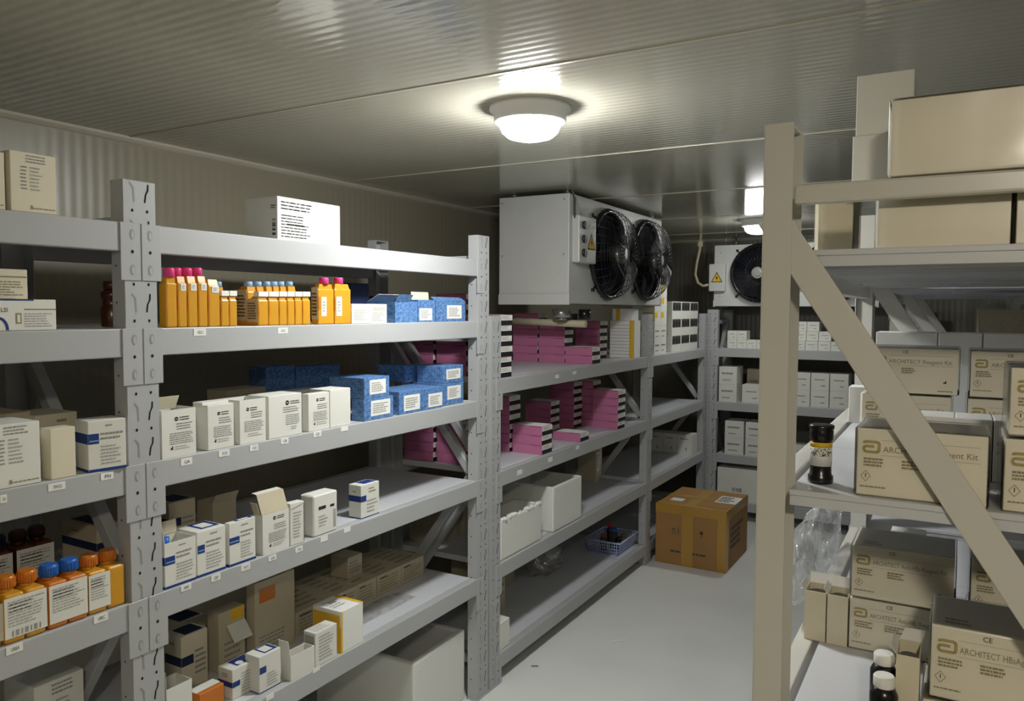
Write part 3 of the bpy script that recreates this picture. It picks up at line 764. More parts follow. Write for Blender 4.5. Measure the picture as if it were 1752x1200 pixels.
pv = dict(P=Vector((pu['P'].x - 0.145, pu['P'].y - 0.055, pu['P'].z)), rz=PI / 2, w=.105, h=.068, d=.14)
item('dark blue box behind the topmost labelled blue box on the third shelf', pv, .14, M_BLUE, group='blue speckled boxes')
for i, (a, b_) in enumerate(((455, 505), (507, 582))):
    item('blue box in the shadow at the back of the third shelf, %s of two' % ('left' if i == 0 else 'right'), spot(1.309, (a, 690), b_, 629, front=-2.19), 0.09, M_BLUE, group='blue boxes at the back of the third shelf')

# fourth shelf
def deco_bs(seed):
    return deco_bluebase(seed, False, (0.02, 0.3, 0.52, 0.70))
item('open white box with blue base and raised flaps, leftmost on the fourth shelf', spot(0.967, (283, 1012), 336, 932), 0.08, M_WHITE, deco_bluebase(81, True, (0.0, .32, .52, .70)), open_=True, inner=M_CREAMC,
     kids=[('flap', lambda b, w, d, h: b.slab((0.001, d, h), (0.001, 0, h), (-0.15, 0, 1), 0.055, 0.0012, M_WHITE)), ('flap', lambda b, w, d, h: b.slab((w * .3, d - .002, h), (w, d - .002, h), (0, 0.1, 1), 0.035, 0.0012, M_CREAMC)),
           ('cap', lambda b, w, d, h: b.cyl((w * .22, d * .35, h - 0.025), 0.012, 0.034, M_BLUECAP, 18))])
item('white box with blue square and blue base, second from the left on the fourth shelf', spot(0.967, (338, 990), 387, 912), 0.085, M_WHITE, lambda b, w, d, h: (deco_bluebase(83, False, (.02, .26, .52, .70))(b, w, d, h), pf(b, w, d, h, 'T', .3, .95, .2, .95, M_NAVY), pf(b, w, d, h, 'T', .4, .8, .3, .8, M_WHITE, .0008)))
item('white box with blue tab and blue base, third from the left on the fourth shelf', spot(0.967, (393, 972.5), 438, 897, xb=385), 0.085, M_WHITE, lambda b, w, d, h: (deco_bluebase(85, False, (.0, .38, .50, .66))(b, w, d, h), pf(b, w, d, h, 'T', .3, .95, .2, .95, M_NAVY), pf(b, w, d, h, 'T', .4, .8, .3, .8, M_WHITE, .0008)))
item('tall white reagent box with open cream flap standing up on the fourth shelf', spot(0.967, (450, 952), 495, 883, xb=435), 0.07, M_WHITE, deco_white(87, (.44, .86)), open_=True, inner=M_CREAMC,
     kids=[('flap', lambda b, w, d, h: (b.slab((0, 0.004, h), (w, 0.004, h), (-0.02, 0.35, 1), 0.062, 0.0014, M_BEIGEC), b.slab((-.001, .0245, h + .0585), (w * .94, .0245, h + .0585), (0, 0.9, 0.1), 0.02, 0.0014, M_WHITE))), ('flap', lambda b, w, d, h: b.slab((0.001, d, h), (0.001, 0.01, h), (-.35, 0, 1), 0.04, 0.0012, M_BEIGEC))])
def deco_framed(b, w, d, h):
    f = face(w, d, h, 'F'); b.seg(f, (w * .05, h * .86), (w * .98, h * .95), 0.0012, M_BLACK); b.seg(f, (w * .97, h * .93), (w * .97, h * .02), 0.0012, M_BLACK); pl(b, w, d, h, 'F', .2, .85, .15, .8, 9, M_LGREY, 89)
item('narrow white leaflet box with black edging, leaning beside the tall open box', spot(0.967, (497, 936), 521, 863, yaw=-6), 0.03, M_WHITE, deco_framed)
def deco_blacktitle(b, w, d, h):
    pl(b, w, d, h, 'F', .2, .5, .62, .72, 1, M_BLACK, 91, .8, ragged=0); pl(b, w, d, h, 'F', .68, .85, .62, .70, 1, M_BLACK, 92, .8, ragged=0); pl(b, w, d, h, 'F', .2, .6, .2, .5, 4, M_LGREY, 93); pf(b, w, d, h, 'F', .8, .92, .1, .55, M_LGREY)
item('white box with rounded top and short black title on the fourth shelf', spot(0.967, (537, 922), 578, 850, xb=514), 0.09, M_WHITE, deco_blacktitle, bev=0.004)
item('small white box with blue band standing apart at the right of the fourth shelf', spot(0.967, (618, 889), 649, 832, xb=597), 0.06, M_WHITE,
     lambda b, w, d, h: (pf(b, w, d, h, 'L', 0, 1, .50, .68, M_NAVY), pf(b, w, d, h, 'F', 0, .28, .50, .68, M_NAVY), pf(b, w, d, h, 'T', .3, .95, .2, .9, M_NAVY), band(b, w, d, h, 0, .03, M_NAVY), pl(b, w, d, h, 'F', .4, .8, .72, .9, 2, M_OLIVE, 95), pl(b, w, d, h, 'F', .3, .9, .12, .55, 4, M_LGREY, 96), pl(b, w, d, h, 'L', .35, .6, .75, .85, 1, M_GREY, 97)))
item('beige box in the shadow behind the first open box of the fourth shelf', spot(0.967, (290, 950), 336, 862, front=-2.0), 0.1, M_BEIGEC, deco_darkband(98))
item('brown card box with an open top behind the blue-based boxes of the fourth shelf', spot(0.967, (365, 935), 405, 862, front=-1.99, xb=338), 0.12, M_KRAFTI, open_=True, kids=[flapF(.03, (0, -.5, 1), M_KRAFTI)])

# lowest visible shelf
item('white box with navy band and round blue lid print, front left of the lowest shelf', spot(0.540, (398, 1199), 441, 1148, xb=374), 0.06, M_WHITE,
     lambda b, w, d, h: (pf(b, w, d, h, 'L', 0, 1, .40, .58, M_NAVY), pf(b, w, d, h, 'F', 0, .3, .40, .58, M_NAVY), pf(b, w, d, h, 'T', .3, .95, .2, .9, M_NAVY), b.disc(face(w, d, h, 'T'), w * .5, d * .4, d * .2, M_WHITE, .0009, 16), pl(b, w, d, h, 'F', .35, .9, .1, .8, 7, M_LGREY, 101), pl(b, w, d, h, 'L', .3, .7, .7, .85, 2, M_GREY, 102)))
item('white box with blue square and framed blue lid print on the lowest shelf', spot(0.540, (444, 1189), 481, 1126), 0.06, M_WHITE,
     lambda b, w, d, h: (pf(b, w, d, h, 'F', 0.02, .32, .52, .70, M_NAVY), pf(b, w, d, h, 'T', .35, .95, .15, .95, M_NAVY), pf(b, w, d, h, 'T', .42, .8, .25, .85, M_WHITE, .0008), band(b, w, d, h, 0, .03, M_NAVY), pl(b, w, d, h, 'F', .35, .9, .1, .48, 5, M_LGREY, 103)))
item('open plain white carton with its flap raised on the lowest shelf', spot(0.540, (498, 1171), 538.5, 1126, xb=481), 0.09, M_WHITE, open_=True, inner=M_CREAMC, t=0.003,
     kids=[('flap', lambda b, w, d, h: b.slab((0.0, d, h), (0.0, 0.0, h), (-.05, 0.15, 1), 0.05, 0.0014, M_WHITE))])
item('small white printed box with grey end leaning before the yellow-edged one', spot(0.540, (540, 1143), 577, 1085, xb=520), 0.05, M_WHITE, lambda b, w, d, h: (pf(b, w, d, h, 'L', .1, .9, .2, .9, M_LGREY), pl(b, w, d, h, 'F', .15, .9, .12, .88, 8, M_LGREY, 105), pl(b, w, d, h, 'T', .1, .9, .1, .9, 4, M_LGREY, 106)))
item('white box with yellow edges and white top on the lowest shelf', spot(0.540, (584, 1119), 621.5, 1048, xb=536), 0.13, M_PAPER,
     lambda b, w, d, h: (pf(b, w, d, h, 'L', 0, 1, 0, .62, M_YELLOW), pf(b, w, d, h, 'L', .0, .95, .62, .9, M_YELLOW), pf(b, w, d, h, 'F', 0, .07, 0, 1, M_YELLOW), pf(b, w, d, h, 'T', .86, 1, 0, 1, M_YELLOW), pl(b, w, d, h, 'T', .1, .8, .3, .8, 4, M_LGREY, 107), pf(b, w, d, h, 'T', .3, .6, .6, .75, M_GREY, .0009)))
item('opened white carton with torn side at the lower left corner of the lowest shelf', spot(0.540, (286, 1262), 330, 1182), 0.07, M_WHITE, open_=True, inner=M_CREAMC, kids=[('flap', lambda b, w, d, h: b.slab((0.001, d, h), (0.001, 0, h), (-.05, 0, 1), 0.05, 0.0012, M_WHITE))])
item('small orange box beside the torn carton on the lowest shelf', spot(0.540, (342, 1222), 384, 1190, front=-1.82), 0.05, M_DORANGE, lambda b, w, d, h: pf(b, w, d, h, 'T', 0, 1, .3, 1, M_WHITE))
item('navy-banded white box with dark lid at the back left of the lowest shelf', spot(0.540, (311, 1150), 356, 1092, front=-1.99, xb=283), 0.09, M_CREAMC, deco_darkband(111, (.45, .62)))
item('white box with dark lid stacked behind the navy-printed one on the lowest shelf', spot(0.540, (300, 1112), 352, 1070, front=-2.13), 0.09, M_CREAMC, deco_darkband(113, (.45, .62)))
item('brown printed carton with open white flap in the middle of the lowest shelf', spot(0.540, (375, 1130), 420, 1052, front=-1.99, xb=356), 0.09, M_BEIGEC, lambda b, w, d, h: (pf(b, w, d, h, 'F', .45, .95, .8, 1, M_YELLOW), pl(b, w, d, h, 'F', .5, .9, .6, .75, 2, M_BLACK, 115), pl(b, w, d, h, 'F', .2, .9, .1, .5, 4, M_GREY, 116)),
     kids=[('flap', lambda b, w, d, h: b.slab((w * .3, 0, h * .75), (w, 0, h * .75), (0.15, -.45, -.9), 0.06, 0.0012, M_WHITE))])
item('tall beige carton with orange top at the back of the lowest shelf', spot(0.540, (437, 1105), 505, 1000, front=-1.96, xb=422), 0.10, M_BEIGEC, lambda b, w, d, h: (pf(b, w, d, h, 'F', .1, .5, .72, .9, M_DORANGE), pl(b, w, d, h, 'F', .1, .8, .1, .3, 4, M_GREY, 117), pf(b, w, d, h, 'T', .1, .8, .1, .9, M_DGREY)))
# row of low beige cartons under a film
row = [(505, 1042, 576, 985), (578, 1036, 611, 982), (612, 1024, 644, 972), (646, 1012, 686, 955), (687, 992, 725, 935)]
for i, (a, yb, b_, yt) in enumerate(row):
    item('low beige carton under film at the back of the lowest shelf, %s from left' % ORD[i], spot(0.540, (a, yb), b_, yt, front=-1.985, h=0.085), 0.24, M_BEIGEC, lambda b, w, d, h, i=i: (pl(b, w, d, h, 'F', .1, .9, .15, .85, 5, M_OLIVE, 120 + i), pl(b, w, d, h, 'F', .1, .45, .75, .9, 1, M_BLACK, 130 + i), pl(b, w, d, h, 'T', .1, .9, .1, .9, 5, M_OLIVE, 140 + i)), group='low beige cartons on the lowest shelf')
item('upright beige carton standing on the row of low cartons', dict(P=Vector((-2.06, W(615, 960, 0, -2.0).y, 0.626)), rz=PI / 2, w=0.085, h=0.085, d=0.09), .09, M_BEIGEC, lambda b, w, d, h: pl(b, w, d, h, 'F', .1, .9, .2, .8, 4, M_GREY, 150))

def film_sheet(name, label, cat, c, size, rz, seed, amp=0.02, m=None, n=22, drop=0.03):
    rd = random.Random(seed); b = MB(); i = b.mi(m or M_FILM); g = []
    for j in range(n):
        g.append([])
        for k in range(n):
            u, v = j / (n - 1) - .5, k / (n - 1) - .5
            z = amp * (math.sin(9 * u + seed) * math.cos(11 * v + seed * 2) * .5 + rd.uniform(-.5, .5)) - drop * (max(0, abs(u) - .36) + max(0, abs(v) - .36)) * 8
            g[-1].append(b.bm.verts.new((u * size[0], v * size[1], z)))
    for j in range(n - 1):
        for k in range(n - 1):
            f = b.bm.faces.new([g[j][k], g[j + 1][k], g[j + 1][k + 1], g[j][k + 1]]); f.material_index = i; f.smooth = True
    return tag(b.build(name, None, c, rz), label, cat)
film_sheet('plastic_film', 'clear crumpled film lying over the low beige cartons', 'plastic film', (-2.12, 2.47, 0.662), (0.16, 0.30), 0, 3, 0.006, M_FILM, drop=.002)
film_sheet('plastic_bag', 'flattened magenta-tinged plastic bag on the lowest shelf before the beige cartons', 'plastic bag', (-1.90, 2.20, 0.549), (0.10, 0.5), 0, 5, 0.006, M_BAG, drop=0.001)

# foam bin on the floor
def foam_bin(name, label, P, rz, w, d, h, t=0.028, cat='foam box', rag=None, bev=0.008):
    b = MB()
    b.box(0, w, 0, t, 0, h, M_FOAM, bev); b.box(0, w, d - t, d, 0, h, M_FOAM, bev)
    b.box(0, t, t * .5, d - t * .5, 0, h, M_FOAM, bev); b.box(w - t, w, t * .5, d - t * .5, 0, h, M_FOAM, bev); b.box(t * .5, w - t * .5, t * .5, d - t * .5, 0.001, t, M_FOAM)
    if rag:
        rd = random.Random(rag)
        for k in range(26):
            x = rd.uniform(0.02, w * .98); r = rd.uniform(0.006, 0.016); b.lathe([(r * .5, -r * .3), (r, 0.0), (r * .8, r * .5), (r * .3, r * .8)], (x, rd.uniform(.3, .7) * t, h - r * .1), M_FOAM, 7)
    return tag(b.build(name, None, P, rz), label, cat)
fb_P = W(704, 1137, 0, -1.81)
foam_bin('foam_box', 'large open styrofoam bin on the floor under the lowest left shelf', Vector((-1.80, fb_P.y, 0)), math.radians(92), 0.385, 0.50, fb_P.z, 0.03)

# ---------------- pink cartons with black and white ends
PW, PL, PH = 0.112, 0.168, 0.0472
def pink_mesh():
    b = MB(); b.box(0, PW, 0, PL, 0, PH - 0.0006, M_PINK, 0.001, 1)
    f = face(PW, PL, PH, 'F')
    b.patch(f, 0.001, PW - .001, PH * .46, PH * .97, M_PAPER); b.patch(f, 0.001, PW - .001, PH * .03, PH * .46, M_BLACK)
    b.lines(f, PW * .1, PW * .9, PH * .55, PH * .9, 3, M_LGREY, 5)
    f = face(PW, PL, PH, 'T'); b.patch(f, .002, PW - .002, .002, PL * .9, M_PAPER)
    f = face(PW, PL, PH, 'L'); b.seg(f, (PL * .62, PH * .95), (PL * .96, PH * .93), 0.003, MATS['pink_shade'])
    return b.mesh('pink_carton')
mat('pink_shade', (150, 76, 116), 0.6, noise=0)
PM = pink_mesh()
prnd = random.Random(4)
def pink_stack(where, xf, y0, z, n, top_note=''):
    for k in range(n):
        o = bpy.data.objects.new('pink_carton', PM); COL.objects.link(o)
        j = prnd.uniform(-.003, .003)
        o.location = (xf + j, y0 + prnd.uniform(0, .002), z + k * PH); o.rotation_euler = (0, 0, PI / 2 + prnd.uniform(-.012, .012))
        tag(o, ('pink carton, ' + ORD[k] + ' from the bottom, ' + where if n > 1 else where), 'carton', 'pink cartons')
z = ZC[0]
pink_stack('front stack beside the short upright, upper shelf', -1.765, 2.955, z, 6)
pink_stack('low two-high front stack, upper shelf', -1.785, 4.008, z, 2)
pink_stack('middle stack behind the two-high one, upper shelf', -1.958, 4.008, z, 5)
pink_stack('eight-high stack beside the short upright, upper shelf', -1.945, 2.96, z, 8)
pink_stack('rearmost stack by the wall, upper shelf', -2.132, 4.008, z, 6)
pink_stack('stack beside the yellow-edged box, upper shelf', -1.930, 4.45, z, 5)
pink_stack('wall side stack near the short upright, upper shelf', -2.13, 2.96, z, 5)
z = ZC[1]
pink_stack('three-high front stack, second shelf', -1.775, 3.389, z, 3)
pink_stack('stack behind the three-high front one, second shelf', -1.952, 3.372, z, 6)
pink_stack('four-high middle stack, second shelf', W(941, 734, 1, 3.98).x, 3.985, z, 4)
pink_stack('pink carton lying alone at the front edge of the second shelf', -1.768, 3.828, z, 1)
pink_stack('six-high middle stack, second shelf', -2.008, 4.245, z, 6)
pink_stack('five-high front stack at the right, second shelf', -1.760, 4.346, z, 5)
pink_stack('stack behind the right front one, second shelf', -1.936, 4.375, z, 6)
pink_stack('four-high wall side stack, second shelf', -2.135, 3.372, z, 4)
pink_stack('five-high wall side stack by the upright, second shelf', -2.13, 2.96, z, 5)
pink_stack('mid-depth stack by the upright, second shelf', -1.955, 2.975, z, 4)

# yellow-edged tray box on the upper shelf
def deco_tray(b, w, d, h):
    for k in range(1, 11): pf(b, w, d, h, 'L', 0.02, .9, k / 11.5, k / 11.5 + .012, M_LGREY)
    pf(b, w, d, h, 'L', .88, 1, 0, 1, M_YELLOW); pf(b, w, d, h, 'F', 0, .25, 0, 1, M_YELLOW)
p = spot(ZC[0], (1081, 613), 1095, 549, xb=1043)
item('stack-like grey box with yellow edge at the right end of the upper shelf', p, .15, M_PAPER, deco_tray)
pt = dict(P=Vector((p['P'].x - .005, p['P'].y - .0, ZC[0] + p['h'] + .0008)), rz=PI / 2, w=.12, h=.075, d=p['d'] - .02 if p['d'] else .2)
item('flat white box with yellow tape lying on the yellow-edged box', pt, .2, M_PAPER, kids=[('tape', lambda b, w, d, h: (b.box(-0.0008, -0.0002, d * .60, d * .80, 0, h, M_YELLOW), b.box(0, w, d * .60, d * .80, h + .0002, h + .0008, M_YELLOW)))])

# third shelf of the short rack: foam boxes, bagged cartons
P = W(862, 963, 2, ZC[2]); 
foam_bin('foam_box', 'narrow styrofoam box with broken rim behind the upright, third shelf of the short rack', Vector((-1.764, 2.975, ZC[2])), PI / 2, 0.40, 0.16, 0.185, 0.02, rag=5)
foam_bin('foam_box', 'open styrofoam box right of the broken one, third shelf of the short rack', Vector((-1.764, 3.50, ZC[2])), PI / 2, 0.345, 0.33, 0.235, 0.02)
for i, (y, w_, h_, d_) in enumerate(((3.02, .16, .24, .18), (3.23, .2, .20, .18), (3.50, .26, .28, .17), (3.80, .22, .33, .17))):
    item('bagged beige carton against the wall behind the foam boxes, %s from the left' % ORD[i], dict(P=Vector((-2.14, y, ZC[2])), rz=PI / 2, w=w_, h=h_, d=d_), d_, M_BEIGEC, lambda b, w, d, h, i=i: pl(b, w, d, h, 'F', .1, .8, .2, .9, 7, M_LGREY, 160 + i),
         kids=[('plastic_wrap', lambda b, w, d, h: b.box(-.004, w + .004, -.004, d + .003, .0005, h + .006, M_FILM, .006, 2))], group='bagged cartons on the third shelf')
item('beige carton with white label behind the middle upright of the short rack, third shelf', spot(ZC[2], (1019, 818), 1052, 768, front=-2.05, w=.10), .13, M_BEIGEC, kids=[lab(.1, .55, .3, .9, 9)])
# bottom shelf of the short rack
def basket():
    P = Vector((-1.80, 4.50, ZC[3])); w, d, h = .32, .24, .085
    t = thing('plastic_basket', 'pale blue lattice basket of bottles on the bottom shelf of the short rack', 'basket', P, PI / 2)
    b = MB(); i = b.mi(M_BASKET)
    lo = [(.02, .02), (w - .02, .02), (w - .02, d - .02), (.02, d - .02)]; hi = [(0, 0), (w, 0), (w, d), (0, d)]
    b.box(.018, w - .018, .018, d - .018, 0, .004, M_BASKET)
    for k in range(4):
        a0, a1, c0, c1 = [Vector(q) for q in (lo[k], lo[(k + 1) % 4], hi[k], hi[(k + 1) % 4])]
        n = 14
        for j in range(n + 1):
            s = j / n; q0 = a0.lerp(a1, s); q1 = c0.lerp(c1, s); s2 = min(1, max(0, s + (.5 / n)))
            b.tube([(q0.x, q0.y, .002), (q1.x, q1.y, h)], .0028, M_BASKET, 5)
        for v in (.25, .5, .75):
            q0, q1 = a0.lerp(c0, v), a1.lerp(c1, v); b.tube([(q0.x, q0.y, h * v), (q1.x, q1.y, h * v)], .0026, M_BASKET, 5)
    b.build('lattice', t)
    b = MB(); b.tube([(x, y, h) for x, y in hi], .006, M_BASKET, 8, closed=True); b.build('rim', t)
    for nm, lb, x, y, r, hh, m, cm in (('bottle', 'dark bottle with blue cap in the pale basket', .19, .12, .028, .12, M_DGREY, M_BLUECAP), ('bottle', 'small bottle with red cap in the pale basket', .09, .15, .022, .10, M_DGREY, M_RED),
                                       ('bottle', 'black jar in the pale basket', .13, .06, .025, .085, M_BLACKP, M_BLACKP), ('bottle', 'olive jar at the front right of the pale basket', .245, .07, .026, .075, M_GREENISH, M_GREENISH), ('bottle', 'small brown bottle with red top at the back of the basket', .27, .18, .02, .12, M_BROWN, M_RED)):
        q = thing(nm, lb, 'bottle', (P.x - y, P.y + x, P.z + .0045), 0)
        b = MB(); b.lathe([(r, 0), (r, hh * .7), (r * .6, hh * .8)], (0, 0, 0), m, 18); b.build('body', q)
        b = MB(); b.cyl((0, 0, hh * .8), r * .72, hh * .2, cm, 18); b.build('cap', q)
basket()
item('small white box at the left end of the bottom shelf of the short rack', dict(P=Vector((-1.765, 2.96, ZC[3])), rz=PI / 2, w=.10, h=.13, d=.12), .12, M_WHITE, bev=.003)
item('grey printed box behind the small white one on the bottom shelf of the short rack', spot(ZC[3], (846, 1010), 864, 935, front=-2.0), .16, M_BEIGEC, lambda b, w, d, h: pl(b, w, d, h, 'F', .1, .9, .2, .8, 5, M_GREY, 170))
item('grey printed box stacked at the back left of the bottom shelf', dict(P=Vector((-2.17, 3.36, ZC[3])), rz=PI / 2, w=.12, h=.22), .13, M_BEIGEC, lambda b, w, d, h: pl(b, w, d, h, 'F', .1, .9, .2, .8, 5, M_GREY, 172))
item('small tan box at the back of the bottom shelf of the short rack', dict(P=Vector((-2.15, 3.62, ZC[3])), rz=PI / 2, w=.16, h=.1), .1, M_BEIGEC)
def blob_bag(name, label, c, r, seed, m=M_BAG, sc=(1, 1, 1)):
    rd = random.Random(seed); b = MB(); bmesh.ops.create_icosphere(b.bm, subdivisions=4, radius=1.0); i = b.mi(m)
    for v in b.bm.verts:
        p = v.co.copy(); k = 1 + .16 * math.sin(7 * p.x + seed) * math.cos(6 * p.y + 2 * seed) + .10 * math.sin(13 * p.z + 9 * p.x) + rd.uniform(-.03, .03)
        v.co = Vector((p.x * sc[0], p.y * sc[1], max(-.82, p.z) * sc[2])) * k * r
        v.co.z = max(v.co.z, -.8 * r * sc[2])
    for f in b.bm.faces: f.smooth = True; f.material_index = i
    return tag(b.build(name, None, Vector(c) + Vector((0, 0, .8 * r * sc[2] + .001)), 0), label, 'plastic bag')
blob_bag('plastic_bag', 'cloudy plastic bag of packages at the back of the bottom shelf', (-2.10, 4.02, ZC[3]), .11, 2, sc=(.9, 1.3, .9))

# ---------------- far bay of the short rack
def whitebox(label, P, w, d, h, rz=PI / 2, deco=None, group=None, m=M_WHITE):
    return item(label, dict(P=P, rz=rz, w=w, h=h, d=d), d, m, deco, group=group)
def deco_yellowtop(b, w, d, h):
    pf(b, w, d, h, 'F', .05, .5, .55, .95, M_YELLOW); pf(b, w, d, h, 'L', .5, 1, .3, .95, M_GOLD)
def deco_small(seed):
    return lambda b, w, d, h: (pl(b, w, d, h, 'F', .15, .8, .5, .75, 1, M_GREY, seed, ragged=.1), pl(b, w, d, h, 'F', .2, .7, .15, .35, 1, M_LGREY, seed + 1))
z = ZC[0]; hh = .098
rows3 = ('bottom', 'second', 'third', 'fourth', 'top')
for r in range(4):
    for c in range(2):
        up = r >= 3
        whitebox('white box with yellow print, %s layer, %s column of the stack past the cooling unit' % (rows3[r] if r else 'bottom', ('left', 'right')[c]), Vector((-1.80, 5.085 + c * .128, z + r * (hh + .0008))), .125, .17, hh, deco=deco_yellowtop if r > 1 else deco_small(200 + r * 2 + c), group='white boxes on the far upper shelf')
for r in range(2):
    whitebox('white box with yellow print crowning the stack past the cooling unit, %s one' % ('left', 'right')[r], Vector((-1.80, 5.087 + r * .128, z + 4 * (hh + .0008))), .122, .17, .085, deco=deco_yellowtop, group='white boxes on the far upper shelf')
def deco_vials(b, w, d, h):
    pf(b, w, d, h, 'F', .05, .95, .45, .95, M_DGREY)
    for k in range(3): b.disc(face(w, d, h, 'F'), w * (.2 + .3 * k), h * .68, h * .2, M_BLACK, .0009, 10, w * .11)
for r in range(3):
    for c in range(3):
        whitebox('pale box with dark vial windows on the far shelf, %s layer, %s column' % (('bottom', 'middle', 'top')[r], ('left', 'middle', 'right')[c]), Vector((-1.79, 5.43 + c * .215, z + r * .123)), .212, .16, .1225, deco=deco_vials, group='boxes with vial windows')
for i in range(3):
    whitebox('grey-white box on the third shelf of the far bay, %s of three' % ('left', 'middle', 'right')[i], Vector((-2.145 + i * .119, 5.97, ZC[2])), .117, .15, .155, 0.0, deco=lambda b, w, d, h, i=i: (pl(b, w, d, h, 'F', .2, .8, .7, .85, 1, M_GREY, 210 + i), b.seg(face(w, d, h, 'F'), (w * .6, h * .2), (w * .6, h * .32), .006, M_BLACK)), group='grey-white boxes of the far bay')
whitebox('grey box standing by the mid upright on the second shelf of the far bay', Vector((-2.0, 4.97, ZC[1])), .12, .2, .17, deco=lambda b, w, d, h: pf(b, w, d, h, 'F', .3, .5, .4, .55, M_BLACK), m=M_BEIGEC)

# ---------------- brown carton on the floor
def big_carton():
    P = Vector((-1.722, 4.945, 0)); w, d, h = .475, .56, .40
    t = thing('shipping_carton', 'brown cardboard carton sealed with yellow tape on the floor at the end of the aisle', 'carton', P, math.radians(-0.5))
    b = MB(); b.box(0, w, 0, d, 0, h, M_KRAFT, .004, 2)
    f = face(w, d, h, 'F')
    for u, k in ((.27, 0), (.335, 1), (.66, 2)):                    # handling marks
        b.patch(f, w * u - .012, w * u + .014, h * .52, h * .525, M_DGREY)
        if k == 0: b.seg(f, (w * u - .010, h * .535), (w * u - .010, h * .60), .004, M_DGREY); b.seg(f, (w * u + .006, h * .535), (w * u + .006, h * .60), .004, M_DGREY); b.seg(f, (w * u - .014, h * .6), (w * u + .010, h * .615), .006, M_DGREY)
        if k == 1: b.seg(f, (w * u, h * .54), (w * u, h * .64), .005, M_DGREY)
        if k == 2: b.seg(f, (w * u, h * .53), (w * u, h * .57), .004, M_BROWN); b.disc(f, w * u, h * .60, .012, M_BROWN, n=8)
    b.seg(f, (w * .455, h * .50), (w * .455, h * .72), .010, M_DGREY)
    b.lines(f, w * .22, w * .72, h * .20, h * .26, 1, M_DGREY, 3, ragged=0)
    b.lines(face(w, d, h, 'R'), d * .2, d * .8, h * .3, h * .7, 4, M_DGREY, 4)
    b.build('carton', t)
    b = MB()
    b.box(w * .38, w * .54, -.0012, -.0004, 0.0, h, M_TAPE); b.box(w * .38, w * .54, .0, d, h + .0004, h + .0012, M_TAPE)
    b.box(0.0, w, -.0016, -.0006, h * .86, h, M_TAPE); b.box(.0, w, .0, .07, h + .0006, h + .0015, M_TAPE)
    b.box(0, w, d * .42, d * .58, h + .0005, h + .0014, M_TAPE); b.box(w + .0004, w + .0012, 0, d, h * .84, h, M_TAPE); b.box(w * .88, w, -.0014, -.0005, 0, h, M_TAPE); b.box(w + .0003, w + .001, 0, .06, 0, h, M_TAPE)
    b.build('tape', t)
    b = MB(); b.seg(face(w, d, h, 'T'), (w * .52, .075), (w * .98, .06), .005, M_DGREY, .002); b.seg(face(w, d, h, 'T'), (0.01, d * .4), (w * .98, d * .5), .004, M_DGREY, .002); b.build('flap_gap', t)
    b = MB(); b.box(w * .12, w * .30, .12, .20, h + .0018, h + .0026, M_PAPER); b.build('label', t)
    b = MB(); b.box(w * .70, w * 1.0, .22, .42, h + .0018, h + .0028, M_PAPER); b.lines(face(w * .3, .2, h, 'T', 0, w * .7, .22), .01, .12, .02, .18, 4, M_BLACK, 5, e=.0034); b.build('label', t)
big_carton()

# ---------------- back rack contents
def rowboxes(prefix, z, x0, n, w, h, y, d, seed, group, gapw=.002, m=M_WHITE, deco=True, pos=None):
    for i in range(n):
        whitebox(prefix + ', ' + ORD[i] + ' from the left', Vector((x0 + i * (w + gapw), y, z)), w, d, h, 0.0, (lambda b, w, d, h, i=i: (pl(b, w, d, h, 'F', .2, .8, .55, .7, 1, M_GREY, seed + i, ragged=.1), pl(b, w, d, h, 'F', .55, .8, .2, .35, 1, M_GREY, seed + 9 + i))) if deco else None, group, m)
z0, z1, z2, z3 = 1.390, .955, .530, .150
rowboxes('small white box in the lower row on the top back shelf', z0, -1.608, 4, .075, .07, 6.28, .12, 220, 'small white boxes on the back rack')
rowboxes('small white box in the upper row on the top back shelf', z0 + .0705, -1.608, 2, .075, .07, 6.28, .12, 230, 'small white boxes on the back rack')
for r, n in ((0, 4), (1, 3), (2, 2)):
    rowboxes('small white box past the cream upright, top back shelf, %s layer' % ('bottom', 'middle', 'top')[r], z0 + r * .0735, -1.10, n, .088, .072, 6.275 + .03 * r, .12, 240 + r * 5, 'small white boxes on the back rack', .003)
for r in range(2):
    whitebox('white carton at the left of the second back shelf, %s of the two-high stack' % ('bottom', 'top')[r], Vector((-1.664, 6.262, z1 + r * .143)), .142, .2, .142, 0.0, deco_small(260 + r), 'white cartons on the back rack')
rowboxes('white carton on the second back shelf beside the tall stack', z1, -1.485, 2, .15, .145, 6.29, .15, 265, 'white cartons on the back rack')
rowboxes('greyish carton in the rear row of the second back shelf', z1, -1.49, 3, .12, .26, 6.47, .12, 268, 'rear cartons on the back rack', m=M_BEIGEC)
for r in range(2):
    rowboxes('white carton past the cream upright, second back shelf, %s layer' % ('bottom', 'top')[r], z1 + r * .131, -1.10, 3, .13, .13, 6.29, .18, 270 + r * 4, 'white cartons on the back rack', .006)
for c in range(2):
    for r in range(2):
        whitebox('white carton on the third back shelf, %s column, %s' % (('left', 'right')[c], ('bottom', 'top')[r]), Vector((-1.612 + c * .165, 6.275, z2 + r * .136)), .15, .2, .135, 0.0, deco_small(280 + r + 2 * c), 'white cartons on the back rack')
rowboxes('low white box past the cream upright, third back shelf', z2, -1.16, 3, .14, .115, 6.29, .18, 290, 'low white boxes on the third back shelf')
whitebox('large white carton with barcode behind the brown carton on the lowest back shelf', Vector((-1.662, 6.262, z3)), .36, .28, .27, 0.0, lambda b, w, d, h: bars(b, w, d, h, 'F', .33, .55, .30, .42, M_DGREY, 7))

